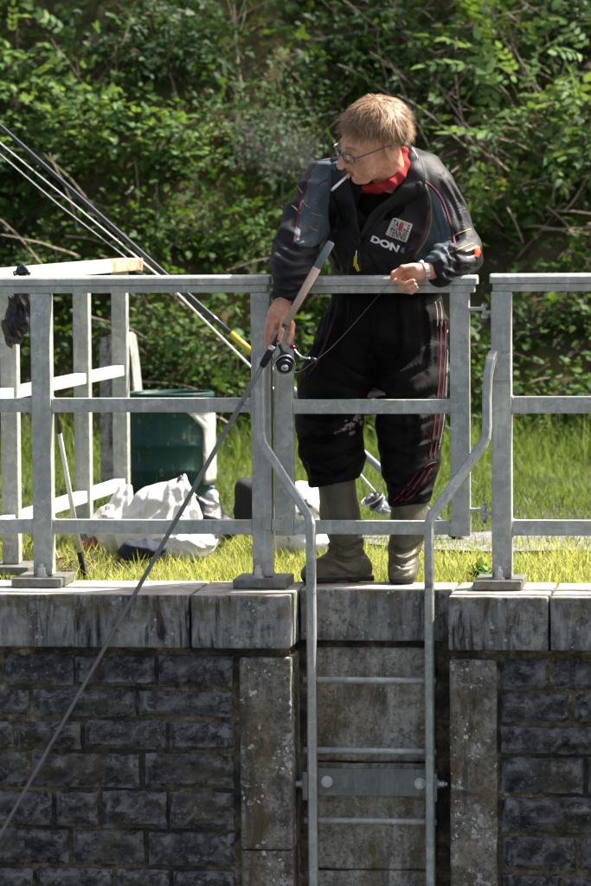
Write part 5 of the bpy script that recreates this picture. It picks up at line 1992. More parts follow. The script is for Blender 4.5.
tv, tf = sdf_mesh(trouser_sdf, W(380, 515, .5) - np.array([.34, .16, 0]), W(380, 272, .5) + np.array([.32, .30, 0]), 0.0048)
tv = relax(tv, tf, 2, 0.45)
TL = [([(372, 386), (350, 372), (318, 352)], .011, .014), ([(370, 392), (345, 388), (306, 376)], .011, .014), ([(374, 386), (395, 376), (430, 360)], .010, .014), ([(376, 394), (400, 396), (436, 386)], .009, .014),
      ([(298, 405), (325, 414), (362, 402)], .011, .013), ([(297, 424), (322, 436), (358, 424)], .013, .013), ([(298, 442), (322, 455), (356, 444)], .014, .012), ([(302, 458), (326, 470), (354, 459)], .014, .011), ([(308, 472), (330, 481), (354, 471)], .012, .009),
      ([(380, 416), (404, 424), (440, 412)], .010, .013), ([(384, 440), (408, 450), (438, 438)], .011, .013), ([(388, 462), (408, 472), (434, 462)], .013, .011), ([(391, 478), (410, 488), (431, 479)], .013, .010), ([(392, 491), (410, 499), (428, 492)], .010, .008),
      ([(350, 300), (348, 325), (340, 350)], .007, .012), ([(372, 302), (374, 335), (372, 370)], .008, .012), ([(400, 300), (404, 330), (400, 360)], .007, .012), ([(425, 302), (430, 335), (428, 370)], .008, .012), ([(325, 305), (316, 340), (306, 370)], .008, .012),
      ([(340, 395), (330, 420), (334, 455)], .007, .014), ([(415, 395), (420, 430), (414, 465)], .008, .014)]
tv = creases(tv, tf, jit(TL, 40, 12, 9, 6, (0.25, 0.6)))
tz = tv[:, 2] < W(385, 291, .45)[2] + 0.02
trousers = obj('trousers', np_mesh('trousers', tv, tf, True), MAT['trouser'], man)
TS = Skin(tv, tf)
for dx in (0, 4.5):
    TS.ribbon('piping', [(445 - dx, 322), (445 - dx, 350), (443.5 - dx, 380), (441 - dx, 405), (438 - dx, 432), (433.5 - dx, 458)], 0.0085, 'maroon2', trousers)
TS.ribbon('piping', [(447.5, 330), (447.5, 352), (446, 385), (443.5, 420), (438.5, 450)], 0.004, 'white_cl', trousers)  # pale strip colouring in sunlight along the edge of the side stripe
for dx in (0, 6, 13):
    TS.ribbon('piping', [(431 - dx, 468 + dx * 0.3), (424 - dx, 481), (414 - dx, 494), (405 - dx * 0.9, 501)], 0.0085, 'maroon2', trousers)
TS.ribbon('piping', [(424, 468), (430, 464), (436, 462)], 0.006, 'maroon', trousers)
for dx in (0, 4):
    TS.ribbon('piping', [(313 - dx, 316), (307 - dx * .6, 345), (301.5 - dx * .3, 370), (299, 396)], 0.005, 'maroon', trousers)
TS.ribbon('piping', [(300.5, 460), (303, 474)], 0.005, 'maroon', trousers)
for x in (437, 441.5):
    TS.ribbon('pocket_highlight', [(x - 2.0, 302), (x, 312), (x + .3, 326)], 0.003, 'white_cl', trousers)  # pale strips standing for the highlight on the pocket
rs_ = random.Random(3)
for cx_, cy_, rx_, ry_ in ((350, 426, 6.5, 4.5), (357, 418, 4.5, 4.5), (343, 429.5, 4.5, 2.2), (337, 432.5, 3.5, 1.3), (352, 433, 4.0, 2.6), (361, 423, 1.6, 3.5), (346, 421, 2.0, 1.2)):
    TS.sheet('stain', [(cx_ + rx_ * math.cos(t) * rs_.uniform(0.55, 1.1), cy_ + ry_ * math.sin(t) * rs_.uniform(0.55, 1.1) - 0.25 * rx_ * math.cos(t)) for t in np.linspace(0, 6.283, 15)[:-1]], 'stain', trousers, 0.0006, 0.0003)
TS.sheet('stain', [(367, 397), (370, 390), (373, 387), (373, 394), (370, 399)], 'stain', trousers, 0.0012, 0.0004)


# ---------------------------------------------------------------- rubber boots
N = NT('olive_rubber')
p = N.coord(space='Position')
c = N.ramp(N.noise(16, 6, 0.7, p), [(0.3, (0.045, 0.040, 0.022)), (0.6, (0.082, 0.073, 0.042)), (0.8, (0.135, 0.12, 0.078))])
zz = N.n('ShaderNodeSeparateXYZ', {'Vector': N.n('ShaderNodeNewGeometry').outputs['Position']}).outputs[2]
mud = N.math('MULTIPLY', N.n('ShaderNodeMapRange', {'Value': zz, 'From Min': 0.10, 'From Max': 0.0}).outputs[0], N.ramp(N.noise(30, 6, 0.7, p), [(0.4, 0.0), (0.6, 0.7)]))
c = N.mix(mud, c, (0.20, 0.17, 0.125))
N.bsdf(c, 0.52, 0, N.bump(N.noise(30, 5, 0.6, p, 1.0), 0.3, 0.006))
MAT['rubber'] = N.m
MAT['sole'] = simple('dark_rubber_sole', (0.025, 0.023, 0.018), 0.7, 0, (60, 0.4))


def boot_sdf(shaft, heel, toe, hw_):
    heel = np.array(heel); toe = np.array(toe)
    fd = toe - heel; fd[2] = 0; L_ = np.linalg.norm(fd); fd /= L_
    sd_ = np.array([-fd[1], fd[0], 0])

    def f(P):
        d = chain(P, shaft, .03)
        # vamp
        a = heel + np.array([0, 0, .045]); m = heel + fd * L_ * 0.5 + np.array([0, 0, .052]); t = toe - fd * 0.035 + np.array([0, 0, .034])
        d = smin(d, chain(P, [(a, .044), (m, .043), (t, .038)], .03), .035)
        d = smin(d, s_ell(P, toe - fd * 0.040 + np.array([0, 0, .030]), (.046, .046, .034)), .02)
        # ankle creases
        c0 = shaft[-1][0] + np.array([0, 0, 0.02])
        wgt = np.exp(-(np.linalg.norm(P - c0.astype(np.float32), axis=1) / 0.075) ** 2)
        d = d - 0.006 * wgt * (folds(P, (0.5 * fd[0], 0.5 * fd[1], 1), 95, 1.0, 1.6) - 0.4) - 0.0015 * vn3(P, 30, 1.0)
        # sole welt with a heel step
        q = P - heel.astype(np.float32)
        u = q @ fd.astype(np.float32); v = q @ sd_.astype(np.float32)
        wd = hw_ * (0.80 + 0.28 * np.clip(u / L_, 0, 1)) 
        outl = np.maximum(np.abs(v) - wd * np.sqrt(np.clip(1 - np.clip((u - L_ * 0.55) / (L_ * 0.47), 0, 1) ** 3, 0.02, 1)), np.maximum(-u - 0.045, u - L_))
        sole = np.maximum(outl, np.maximum(P[:, 2] - 0.024, 0.003 - P[:, 2]))
        arch = np.maximum(np.maximum(np.abs(u - L_ * 0.33) - 0.022, P[:, 2] - 0.010), np.abs(v) - 0.2)
        sole = np.maximum(sole, -arch)
        d = smin(d, sole, 0.006)
        return np.maximum(d, 0.003 - P[:, 2])
    return f


def boot(shaft, heel, toe, hw_, lines):
    f = boot_sdf(shaft, heel, toe, hw_)
    pts = np.array([s[0] for s in shaft] + [heel, toe])
    v, q = sdf_mesh(f, pts.min(0) - np.array([.1, .1, .03]), pts.max(0) + np.array([.1, .1, .02]), 0.0038)
    v = relax(v, q, 2, 0.5)
    v = creases(v, q, lines)
    v[:, 2] = np.maximum(v[:, 2], 0.003)
    mi = np.where(v[q].mean(1)[:, 2] < 0.021, 1, 0)
    return obj('boot', np_mesh('boot', v, q, True, mi=mi), [MAT['rubber'], MAT['sole']], man)


hA = W(360, 586, .475); hA[2] = 0
tA = W(303.5, 586, .415); tA[2] = 0
boot([(W(336.5, 480, .50), .068), (W(340, 515, .488), .064), (W(346.5, 545, .478), .053), (W(350, 560, .475), .049)], hA, tA, 0.045, jit([([(328, 536), (344, 545), (364, 538)], .008, .009), ([(326, 548), (346, 556), (367, 549)], .008, .009), ([(318, 560), (334, 562), (352, 572)], .007, .009), ([(330, 520), (342, 528), (358, 522)], .005, .010), ([(322, 495), (326, 520), (332, 540)], .004, .010)], 8, 6, 6, 3, (0.3, 0.8)))
hB = W(404, 584, .500); hB[2] = 0
tB = W(401, 588, .375); tB[2] = 0
boot([(W(409, 497, .512), .066), (W(409, 525, .505), .062), (W(404.5, 548, .495), .050), (W(404, 562, .49), .047)], hB, tB, 0.044, jit([([(390, 540), (403, 548), (419, 541)], .008, .009), ([(389, 551), (402, 560), (418, 552)], .009, .009), ([(393, 566), (401, 571), (411, 567)], .006, .008), ([(400, 508), (405, 525), (410, 540)], .004, .010)], 8, 6, 6, 4, (0.3, 0.8)))

# ---------------------------------------------------------------- hair
N = NT('greying_blond_hair')
r = N.attr('rnd')
c = N.ramp(r, [(0.0, (0.12, 0.062, 0.030)), (0.45, (0.28, 0.165, 0.085)), (0.8, (0.47, 0.315, 0.185)), (1.0, (0.60, 0.47, 0.34))])
b = N.n('ShaderNodeBsdfPrincipled', {'Base Color': c, 'Roughness': 0.48, 'Specular IOR Level': 0.45})
t = N.n('ShaderNodeBsdfTranslucent', {'Color': c})
MAT['hair'] = N.done(N.n('ShaderNodeMixShader', {0: 0.25, 1: b.outputs[0], 2: t.outputs[0]}))


def cap_sdf(P):
    q = hloc(P)
    d = s_ell(q, (0, 0.019, 0.042), (0.0835, 0.102, 0.0885))
    # hairline: fringe over the forehead, cut above the ears, down to the nape
    cut = -q[:, 2] + 0.098 + 0.006 * vn3(q, 60, 2.0) + np.where(q[:, 1] < -0.045, 0, (-0.045 - q[:, 1]) * 1.30)
    cut = np.maximum(cut, -q[:, 2] - 0.050)
    d = smax(d, cut.astype(np.float32), 0.010)
    d = d - 0.0030 * (folds(q, (0.9, 0.1, 0.5), 120, 0.5, 1.5) - 0.4) - 0.0022 * vn3(q, 75, 1.0)
    return d * HS


cv, cf = sdf_mesh(cap_sdf, HC - np.array([.16, .16, .12]), HC + np.array([.16, .16, .19]), 0.0032)
hair = obj('hair', np_mesh('hair', cv, cf, True, rnd=np.clip(RNG.normal(0.35, 0.12, len(cf)), 0, 1)), MAT['hair'], man)
# locks
ns = 11000
u = RNG.random(ns * 3) * 2 * np.pi
zc = RNG.uniform(-0.45, 1.0, ns * 3)
rr2 = np.sqrt(1 - zc ** 2)
S0 = np.stack([rr2 * np.cos(u), rr2 * np.sin(u), zc], 1)
E_c, E_r = np.array([0, 0.018, 0.040]), np.array([0.082, 0.101, 0.088])
root_p = E_c + S0 * E_r
lim = np.where(root_p[:, 1] < -0.045, 0.088, 0.088 + (-0.045 - root_p[:, 1]) * 1.22)
ok = (root_p[:, 2] > np.maximum(lim, -0.045)) & (RNG.random(len(root_p)) < np.clip((root_p[:, 1] + 0.085) / 0.05, 0.08, 1))
root_p, S0 = root_p[ok][:ns], S0[ok][:ns]
ns = len(root_p)
crown = np.array([0.01, 0.055, 0.125])
flow = root_p - crown
clump = np.stack([vn3(root_p * 1.0, 60, k) for k in (0.3, 1.9, 4.1)], 1)
clump2 = np.stack([vn3(root_p, 26, k) for k in (0.9, 2.7, 5.3)], 1)
flow = norm(flow) + clump * 0.60 + clump2 * 0.55 + RNG.normal(0, 0.18, (ns, 3)) + np.array([0.18, 0.0, -0.30])
frontw = np.clip((-root_p[:, 1] - 0.0) / 0.06, 0, 1)[:, None]
flow = flow + frontw * np.array([0.25, -0.55, -0.15])
nrm_ = norm(S0 / E_r)
flow = norm(flow - nrm_ * np.sum(flow * nrm_, 1, keepdims=True))
ln = RNG.uniform(0.022, 0.068, ns) * (1 + 0.25 * clump2[:, 0]) * np.where((np.abs(root_p[:, 0]) > 0.055) & (root_p[:, 2] < 0.075) & (root_p[:, 1] < 0.05), 0.38, 1.0) * (1 + 0.35 * frontw[:, 0])
K = 5
pts_ = [root_p + nrm_ * 0.001]
dcur = flow + nrm_ * RNG.uniform(0.03, 0.52, (ns, 1))
for k in range(K - 1):
    nx_ = pts_[-1] + norm(dcur) * (ln / (K - 1))[:, None]
    rel = (nx_ - E_c) / (E_r * 1.03)
    rad = np.linalg.norm(rel, axis=1, keepdims=True)
    nx_ = np.where(rad < 1, E_c + rel / rad * E_r * 1.03, nx_)
    pts_.append(nx_)
    dcur = dcur + np.array([0.05, -0.0, -0.34]) + clump * 0.26 + clump2 * 0.25 * (-1) ** k - nrm_ * 0.25
PT = np.stack(pts_, 1)
side = norm(np.cross(flow, nrm_))
wid = 0.00075 * np.array([1.0, 1.1, 0.9, 0.6, 0.12])
Vh = np.concatenate([PT - side[:, None] * wid[None, :, None], PT + side[:, None] * wid[None, :, None]], 2).reshape(ns, K * 2, 3)
Fh = []
for k in range(K - 1):
    Fh.append((2 * k, 2 * k + 1, 2 * k + 3, 2 * k + 2))
Fh = (np.array(Fh)[None] + (np.arange(ns) * K * 2)[:, None, None]).reshape(-1, 4)
Vw = HC + (Vh.reshape(-1, 3) @ HB.T) * HS
rv = np.clip(0.5 + 0.22 * clump[:, 0] + RNG.normal(0, 0.16, ns) + 0.12 * (root_p[:, 2] > 0.09), 0, 1)  # locks on top coloured paler, as if caught by the sun
hs_ = obj('hair_locks', np_mesh('hair_locks', Vw, Fh, True, rnd=np.repeat(rv, K - 1)), MAT['hair'], hair, kind='stuff')
# eyebrows
eb = Leaves()
for s in (-1, 1):
    k = 46
    t_ = RNG.random(k)
    pp = np.stack([s * (0.014 + 0.034 * t_), -0.0955 + 0.013 * t_ ** 1.5 + RNG.normal(0, 0.0008, k), 0.019 + 0.003 * np.sin(t_ * 3) + RNG.normal(0, 0.002, k)], 1)
    dd = np.stack([s * np.ones(k), 0.1 * np.ones(k), 0.25 + RNG.normal(0, 0.3, k)], 1)
    eb.add(HC + (pp @ HB.T) * HS, dd @ HB.T, np.tile(-HB[:, 1], (k, 1)), RNG.uniform(0.007, 0.011, k), 0.22)
obj('eyebrows', eb.mesh('eyebrows'), MAT['hair'], man, kind='stuff')

# ---------------------------------------------------------------- glasses
gl_root = None
MAT['gframe'] = simple('thin_metal_frame', (0.13, 0.13, 0.135), 0.22, 0.7)
N = NT('spectacle_lens')
g1 = N.n('ShaderNodeBsdfTransparent', {'Color': (0.93, 0.95, 0.95, 1)})
g2 = N.n('ShaderNodeBsdfGlossy', {'Color': (1, 1, 1, 1), 'Roughness': 0.03})
MAT['lens'] = N.done(N.n('ShaderNodeMixShader', {0: N.n('ShaderNodeFresnel', {'IOR': 1.5}).outputs[0], 1: g1.outputs[0], 2: g2.outputs[0]}))
fr_b = bmesh.new()
lens_rims = []
for s in (-1, 1):
    ring = []
    for t in np.linspace(0, 2 * math.pi, 25)[:-1]:
        ce, se = math.cos(t), math.sin(t)
        x = 0.0345 + 0.0255 * math.copysign(abs(ce) ** 0.6, ce)
        z = -0.006 + 0.0160 * math.copysign(abs(se) ** 0.7, se)
        y = -0.1085 + 0.010 * (x / 0.06) ** 2 + (z + 0.006) * -0.12
        ring.append(Vector(hw((s * x, y, z))))
    lens_rims.append(ring)
    tube_bm(ring + ring[:2], 0.0023, 6, fr_b)
    # temple to the ear
    tube_bm([Vector(hw(q)) for q in ((s * 0.060, -0.099, 0.000), (s * 0.0715, -0.092, 0.001), (s * 0.0790, -0.05, 0.002), (s * 0.0830, 0.000, 0.003), (s * 0.0835, 0.018, 0.002), (s * 0.082, 0.032, -0.012))], 0.0023, 6, fr_b)
tube_bm([Vector(hw(q)) for q in ((-0.0095, -0.1085, -0.002), (0, -0.1125, 0.002), (0.0095, -0.1085, -0.002))], 0.0020, 6, fr_b)
glasses = smooth(obj('glasses', fr_b, MAT['gframe'], man))
for ring in lens_rims:
    bm = bmesh.new()
    c0 = sum(ring, Vector()) / len(ring)
    cv_ = bm.verts.new(c0 - Vector(HB[:, 1]) * 0.002)
    vs = [bm.verts.new(q) for q in ring]
    for i in range(len(vs)):
        bm.faces.new((cv_, vs[i], vs[(i + 1) % len(vs)]))
    smooth(obj('lens', bm, MAT['lens'], glasses))

# ---------------------------------------------------------------- wristwatch
wc = W(424.0, 271.5, .2205)
wa = (W(430, 270, .236) - W(418, 272, .212)); wa /= np.linalg.norm(wa)
wx = np.cross(wa, (0, 1, 0)); wx /= np.linalg.norm(wx); wy = np.cross(wa, wx)
wb = bmesh.new()
nl_ = 22
for i in range(nl_):
    t0, t1 = 2 * math.pi * i / nl_, 2 * math.pi * (i + 0.86) / nl_
    vs = []
    for t in (t0, t1):
        for rr3 in (0.0275, 0.0312):
            for h_ in (-0.0075, 0.0075):
                vs.append(wb.verts.new(wc + (wx * math.cos(t) + wy * math.sin(t)) * rr3 + wa * h_))
    a = vs
    for f in ((0, 1, 3, 2), (4, 6, 7, 5), (0, 2, 6, 4), (1, 5, 7, 3), (2, 3, 7, 6), (0, 4, 5, 1)):
        wb.faces.new([a[k] for k in f])
bmesh.ops.recalc_face_normals(wb, faces=wb.faces)
watch = obj('wristwatch', wb, MAT['steel'], man)
q = wc + (wy * -0.6 + wx * 0.8) / 1.0 * 0.029
qn = (wy * -0.6 + wx * 0.8)
obj('watch_case', sweep_bm([Vector(q), Vector(q + qn * 0.007), Vector(q + qn * 0.009)], circ(0.016, 20), (1, 0.1, 0), [1, 1, 0.85]), MAT['steel'], watch)
# ================================================================== fishing tackle
MAT['blank'] = simple('graphite_blank', (0.15, 0.15, 0.145), 0.4, 0.1)
MAT['cork'] = simple('pale_grip', (0.48, 0.36, 0.27), 0.7, 0, (120, 0.3))
MAT['greygrip'] = simple('grey_blue_grip', (0.16, 0.20, 0.225), 0.55)
MAT['foam'] = simple('black_foam', (0.012, 0.012, 0.012), 0.9, 0, (200, 0.5))
MAT['darkblank'] = simple('gloss_black_blank', (0.020, 0.024, 0.030), 0.15)
MAT['yellowband'] = simple('yellow_band', (0.42, 0.33, 0.02), 0.4)
MAT['line'] = simple('fishing_line', (0.06, 0.06, 0.062), 0.4)
MAT['whiteline'] = simple('white_line', (0.62, 0.64, 0.62), 0.4)
MAT['redmetal'] = simple('red_anodised', (0.22, 0.008, 0.03), 0.25, 0.5)


def V3(a):
    return Vector((float(a[0]), float(a[1]), float(a[2])))


def lathe_bm(o, axis, prof, n=20, bm=None):
    """prof: (distance along axis, radius)"""
    o, axis = V3(o), V3(axis).normalized()
    return sweep_bm([o + axis * h for h, r in prof], circ(1.0, n), Vector((0.31, 0.2, 0.93)), [max(r, 0.0004) for h, r in prof], bm)


def ring_bm(c, axis, R, r, n=28, bm=None, a0=0.0, a1=2 * math.pi):
    c, axis = V3(c), V3(axis).normalized()
    x = axis.cross(Vector((0.2, 0.1, 1))).normalized(); y = axis.cross(x)
    pts = [c + (x * math.cos(a0 + (a1 - a0) * i / n) + y * math.sin(a0 + (a1 - a0) * i / n)) * R for i in range(n + 1)]
    return tube_bm(pts, r, 6, bm, axis)


MAT['spool'] = simple('dark_spool', (0.05, 0.052, 0.058), 0.3, 0.6)


def spinning_reel(parent, foot, centre, axis, handle_pts, s=1.0, body='blackp', knob='redmetal'):
    """fixed-spool reel: foot stem, gear body, spool with lips, rotor bail, crank"""
    foot, centre, axis = V3(foot), V3(centre), V3(axis).normalized()
    rl = smooth(obj('reel', lathe_bm(centre - axis * 0.045 * s, axis, [(0, 0.004 * s), (0.006 * s, 0.016 * s), (0.02 * s, 0.022 * s), (0.038 * s, 0.021 * s), (0.046 * s, 0.014 * s)], 18), MAT[body], parent))
    bm = tube_bm(spline([foot, foot * 0.5 + (centre - axis * 0.03 * s) * 0.5, centre - axis * 0.028 * s], 4), 0.006 * s, 8)
    smooth(obj('reel_foot', bm, MAT[body], rl))
    sp = obj('spool', lathe_bm(centre, axis, [(0, 0.012 * s), (0.001, 0.028 * s), (0.005 * s, 0.0285 * s), (0.0052 * s, 0.021 * s), (0.024 * s, 0.021 * s), (0.0242 * s, 0.027 * s), (0.028 * s, 0.027 * s), (0.029 * s, 0.014 * s)], 26), MAT['spool'], rl)
    smooth(obj('drag_knob', lathe_bm(centre + axis * 0.029 * s, axis, [(0, 0.013 * s), (0.004 * s, 0.013 * s), (0.009 * s, 0.009 * s), (0.010 * s, 0.002 * s)], 14), MAT['steel'], rl))
    smooth(obj('bail', ring_bm(centre + axis * 0.022 * s, axis + Vector((0.2, 0, 0.3)), 0.036 * s, 0.0017 * s), MAT['steel'], rl))
    smooth(obj('rotor', lathe_bm(centre - axis * 0.004 * s, axis, [(0, 0.031 * s), (0.004 * s, 0.032 * s), (0.006 * s, 0.029 * s)], 22), MAT[body], rl))
    hp = spline([V3(q) for q in handle_pts], 5)
    h = smooth(obj('crank', tube_bm(hp, [0.0032 * s] * len(hp), 8), MAT['steel'], rl))
    e = hp[-1]; d = (hp[-1] - hp[-4]).normalized()
    smooth(obj('crank_knob', lathe_bm(e, d + Vector((0.2, 0, -0.4)), [(0, 0.003 * s), (0.004 * s, 0.0075 * s), (0.016 * s, 0.009 * s), (0.022 * s, 0.007 * s), (0.024 * s, 0.002 * s)], 12), MAT[body], h))
    smooth(obj('side_cap', lathe_bm(V3(handle_pts[0]), V3(handle_pts[0]) - centre, [(-0.006 * s, 0.011 * s), (0, 0.012 * s), (0.004 * s, 0.010 * s), (0.006 * s, 0.003 * s)], 14), MAT[knob], rl))
    return rl


# ---- rod in the man's hand
rd = Vector(RT - RB).normalized()
rb0 = V3(RB)
Lr = (RT - RB); Lr = float(np.linalg.norm(Lr))
rod = thing('fishing_rod', 'grey fishing rod with pale grip held by the man, slanting down over the wall', 'fishing rod', rb0)
RP = lambda d: rb0 + rd * d


def rod_at_py(py):
    lo, hi = 0.0, 3.0
    for _ in range(40):
        m = (lo + hi) / 2
        if to_px([tuple(RP(m))])[1][0] < py:
            lo = m
        else:
            hi = m
    return lo


d0, d1, d2, d3, d4 = 0.0, rod_at_py(268), rod_at_py(322), rod_at_py(349), rod_at_py(367)
smooth(obj('butt_grip', tube_bm([RP(-0.004), RP(0.001), RP(d1)], [0.010, 0.0125, 0.0145], 14), MAT['greygrip'], rod))
smooth(obj('handle_grip', tube_bm([RP(d1 + .0005), RP((d1 + d2) / 2), RP(d2 + 0.01)], [0.0148, 0.0135, 0.0118], 14), MAT['cork'], rod))
smooth(obj('reel_seat', tube_bm([RP(d2 + 0.0105), RP(d3 - 0.012)], [0.0105, 0.0105], 14), MAT['blackp'], rod))
smooth(obj('seat_ring', tube_bm([RP(d3 - 0.0115), RP(d3 - 0.009), RP(d3 + 0.004), RP(d3 + 0.006)], [0.012, 0.0135, 0.0135, 0.012], 16), MAT['steel'], rod))
smooth(obj('fore_grip', tube_bm([RP(d3 + 0.0065), RP(d3 + 0.02), RP(d4 - 0.01), RP(d4)], [0.0115, 0.0132, 0.0125, 0.009], 14), MAT['foam'], rod))
n = 26
smooth(obj('blank', tube_bm([RP(d4 + 0.0005 + (Lr + 0.7 - d4) * i / n) for i in range(n + 1)], [0.0088 - 0.0040 * (i / n) for i in range(n + 1)], 10), MAT['blank'], rod))
rc = V3(W(284.5, 362, 0.075))
ax = (rd * 0.45 + (CAM - rc).normalized() * 0.85 + Vector((0.25, 0, -0.25))).normalized()
spinning_reel(rod, RP(rod_at_py(340)) + Vector((0.004, -0.008, 0)), rc, ax, [W(293, 347, .095), W(297.5, 353.5, .085), W(303, 357.5, .08), W(310, 358.5, .08)], 1.02)
for dd in (0.62, 1.05, 1.5, 1.95):
    g = ring_bm(RP(dd) + Vector((0.010, -0.012, -0.006)), rd, 0.0085, 0.0012, 16)
    tube_bm([RP(dd - 0.012), RP(dd) + Vector((0.004, -0.005, -0.002))], 0.0015, 5, g)
    smooth(obj('line_guide', g, MAT['blackp'], rod))
# loose line from the left hand to the reel
ln_ = spline([W(393, 279, .165), W(372, 303, .20), W(352, 326, .18), W(331, 348, .14), W(312, 363, .10), W(299, 372, .075), W(290, 370, .06)], 8)
smooth(obj('line', tube_bm(ln_, 0.0010, 5), MAT['line'], rod))

# ---- long rod leaning on the end of the side handrail
b0 = atz(463, 543, -0.03)
cpt = side_at(yEnd - 0.03); cpt.z = STOP + 0.012
cx = at(143.5, 255, yEnd - 0.03)
cpt = Vector((cx.x, yEnd - 0.03, max(cx.z, STOP + 0.011)))
dv = (cpt - b0); Lc = dv.length; dv.normalize()
rod2 = thing('fishing_rod', 'long black fishing rod with a yellow band, leaning behind the railing', 'fishing rod', b0)
Q = lambda d: b0 + dv * d


def rod2_at_px(px):
    lo, hi = 0.0, 4.0
    for _ in range(40):
        m = (lo + hi) / 2
        if to_px([tuple(Q(m))])[0][0] > px:
            lo = m
        else:
            hi = m
    return lo


e1_, e2_, e3_, e4_ = rod2_at_px(440), rod2_at_px(340), rod2_at_px(252), rod2_at_px(231)
LT = rod2_at_px(0) + 0.8
rad = lambda d: 0.0155 - 0.0085 * min(1, d / 3.2)
smooth(obj('butt_grip', tube_bm([Q(0.0), Q(0.01), Q(e1_)], [0.012, 0.0165, 0.0165], 12), MAT['foam'], rod2))
smooth(obj('handle', tube_bm([Q(e1_ + 0.001), Q(e3_)], [0.0150, 0.0142], 12), MAT['greygrip'], rod2))
smooth(obj('yellow_band', tube_bm([Q(e3_ + 0.001), Q(e4_)], [0.0150, 0.0145], 12), MAT['yellowband'], rod2))
smooth(obj('blank', tube_bm([Q(e4_ + 0.001 + (LT - e4_) * i / 20) for i in range(21)], [rad(e4_ + (LT - e4_) * i / 20) for i in range(21)], 10), MAT['darkblank'], rod2))
rc2 = at(377, 503, Q(rod2_at_px(388)).y - 0.07)
spinning_reel(rod2, Q(rod2_at_px(397)), rc2, (dv * 0.8 + (CAM - rc2).normalized() * 0.5), [rc2 + Vector((0.02, -0.01, -0.02)), rc2 + Vector((0.045, -0.02, -0.03)), rc2 + Vector((0.06, -0.02, -0.035))], 1.3, 'greygrip', 'steel')
tip = Q(LT)
l0 = rc2 + Vector((0.005, -0.01, 0.03))
far = at(0, 143, tip.y + 0.2)
mid_ = at(165, 281, Q(rod2_at_px(165)).y - 0.12)
smooth(obj('line', tube_bm([l0, at(353, 466, l0.y - 0.02), at(250, 366, (l0.y + mid_.y) / 2), mid_, at(80, 209.5, (mid_.y + far.y) / 2), far, far + (far - mid_) * 0.5], [0.0052, 0.005, 0.0045, 0.0045, 0.0025, 0.0025, 0.0025], 6), MAT['whiteline'], rod2))
f3 = at(0, 154, tip.y); m3 = at(118, 251, Q(rod2_at_px(118)).y - 0.05)
smooth(obj('line', tube_bm([m3 + (m3 - f3) * 0.2, m3, (m3 + f3) / 2 - Vector((0, 0, 0.01)), f3, f3 + (f3 - m3) * 0.5], 0.0016, 5), MAT['whiteline'], rod2))
for px in (322, 225, 120, 40):
    q = Q(rod2_at_px(px))
    g = ring_bm(q + Vector((-0.01, -0.03, -0.03)), dv, 0.014, 0.0015, 16)
    tube_bm([q, q + Vector((-0.006, -0.018, -0.018))], 0.002, 5, g)
    smooth(obj('line_guide', g, MAT['blackp'], rod2))

# ---- white landing-net handle leaning on the middle rail
s0 = atz(84.5, 579, -0.03)
s1 = at(54.5, 404, RY + 0.034)
st = thing('net_handle', 'thin white pole with a black lower end leaning beside the left post', 'pole', s0)
u_ = (s1 - s0)
smooth(obj('shaft', tube_bm([s0 + u_ * 0.165, s0 + u_ * 0.84], [0.0095, 0.0075], 12), MAT['whiteline'], st))
smooth(obj('lower_grip', tube_bm([s0, s0 + u_ * 0.01, s0 + u_ * 0.164], [0.008, 0.0105, 0.0105], 12), MAT['foam'], st))
smooth(obj('upper_sleeve', tube_bm([s0 + u_ * 0.841, s0 + u_ * 0.95, s0 + u_], [0.008, 0.0065, 0.0055], 12), MAT['blackp'], st))

# ================================================================== barrel, slab, bags
N = NT('green_drum_paint')
p = N.coord(space='Position')
c = N.ramp(N.noise(5, 5, 0.6, p), [(0.3, (0.006, 0.042, 0.031)), (0.7, (0.012, 0.062, 0.046))])
c = N.mix(N.ramp(N.noise(30, 7, 0.75, N.coord((1.6, 1.6, 0.7), 'Position'), 0.8), [(0.60, 0.0), (0.64, 0.9)]), c, (0.24, 0.17, 0.11))
c = N.mix(N.ramp(N.noise(14, 6, 0.7, N.coord((0.5, 0.5, 3.0), 'Position'), 0.5), [(0.63, 0.0), (0.67, 0.8)]), c, (0.28, 0.06, 0.035))
N.bsdf(c, 0.55, 0, N.bump(N.noise(7, 4, 0.6, p), 0.15, 0.02), Specular_IOR_Level=0.3)
MAT['drum'] = N.m
bY = 4.02
bc = atz(171, 503, -0.035)
bY = bc.y
bR = (at(212.5, 440, bY).x - at(130, 440, bY).x) / 2
bX = (at(212.5, 440, bY).x + at(130, 440, bY).x) / 2
bH = at(171, 393, bY).z + 0.035
br = thing('barrel', 'dented dark green metal barrel standing behind the bags', 'barrel', (bX, bY, -0.035))
prof = [(0.0, bR * 0.97), (0.012, bR), (bH * 0.30, bR), (bH * 0.315, bR * 1.02), (bH * 0.33, bR), (bH * 0.525, bR), (bH * 0.542, bR * 1.03), (bH * 0.56, bR), (bH - 0.022, bR), (bH - 0.018, bR * 1.02), (bH - 0.008, bR * 1.03), (bH, bR * 1.015), (bH + 0.001, bR * 0.975), (bH - 0.02, bR * 0.965), (0.05, bR * 0.965)]
bm = bmesh.new()
nn = 48
rings = []
for h, r in prof:
    ring = []
    for i in range(nn):
        t = 2 * math.pi * i / nn
        k = 1 + 0.012 * math.sin(2 * t + 1) + 0.010 * mnoise.noise(Vector((math.cos(t) * 2, math.sin(t) * 2, h * 6)))
        ring.append(bm.verts.new((bX + r * k * math.cos(t), bY + r * k * math.sin(t), -0.035 + h)))
    rings.append(ring)
for a, b in zip(rings[:-1], rings[1:]):
    for i in range(nn):
        bm.faces.new((a[i], a[(i + 1) % nn], b[(i + 1) % nn], b[i]))
bm.faces.new(rings[-1]); bm.faces.new(rings[0][::-1])
bmesh.ops.recalc_face_normals(bm, faces=bm.faces)
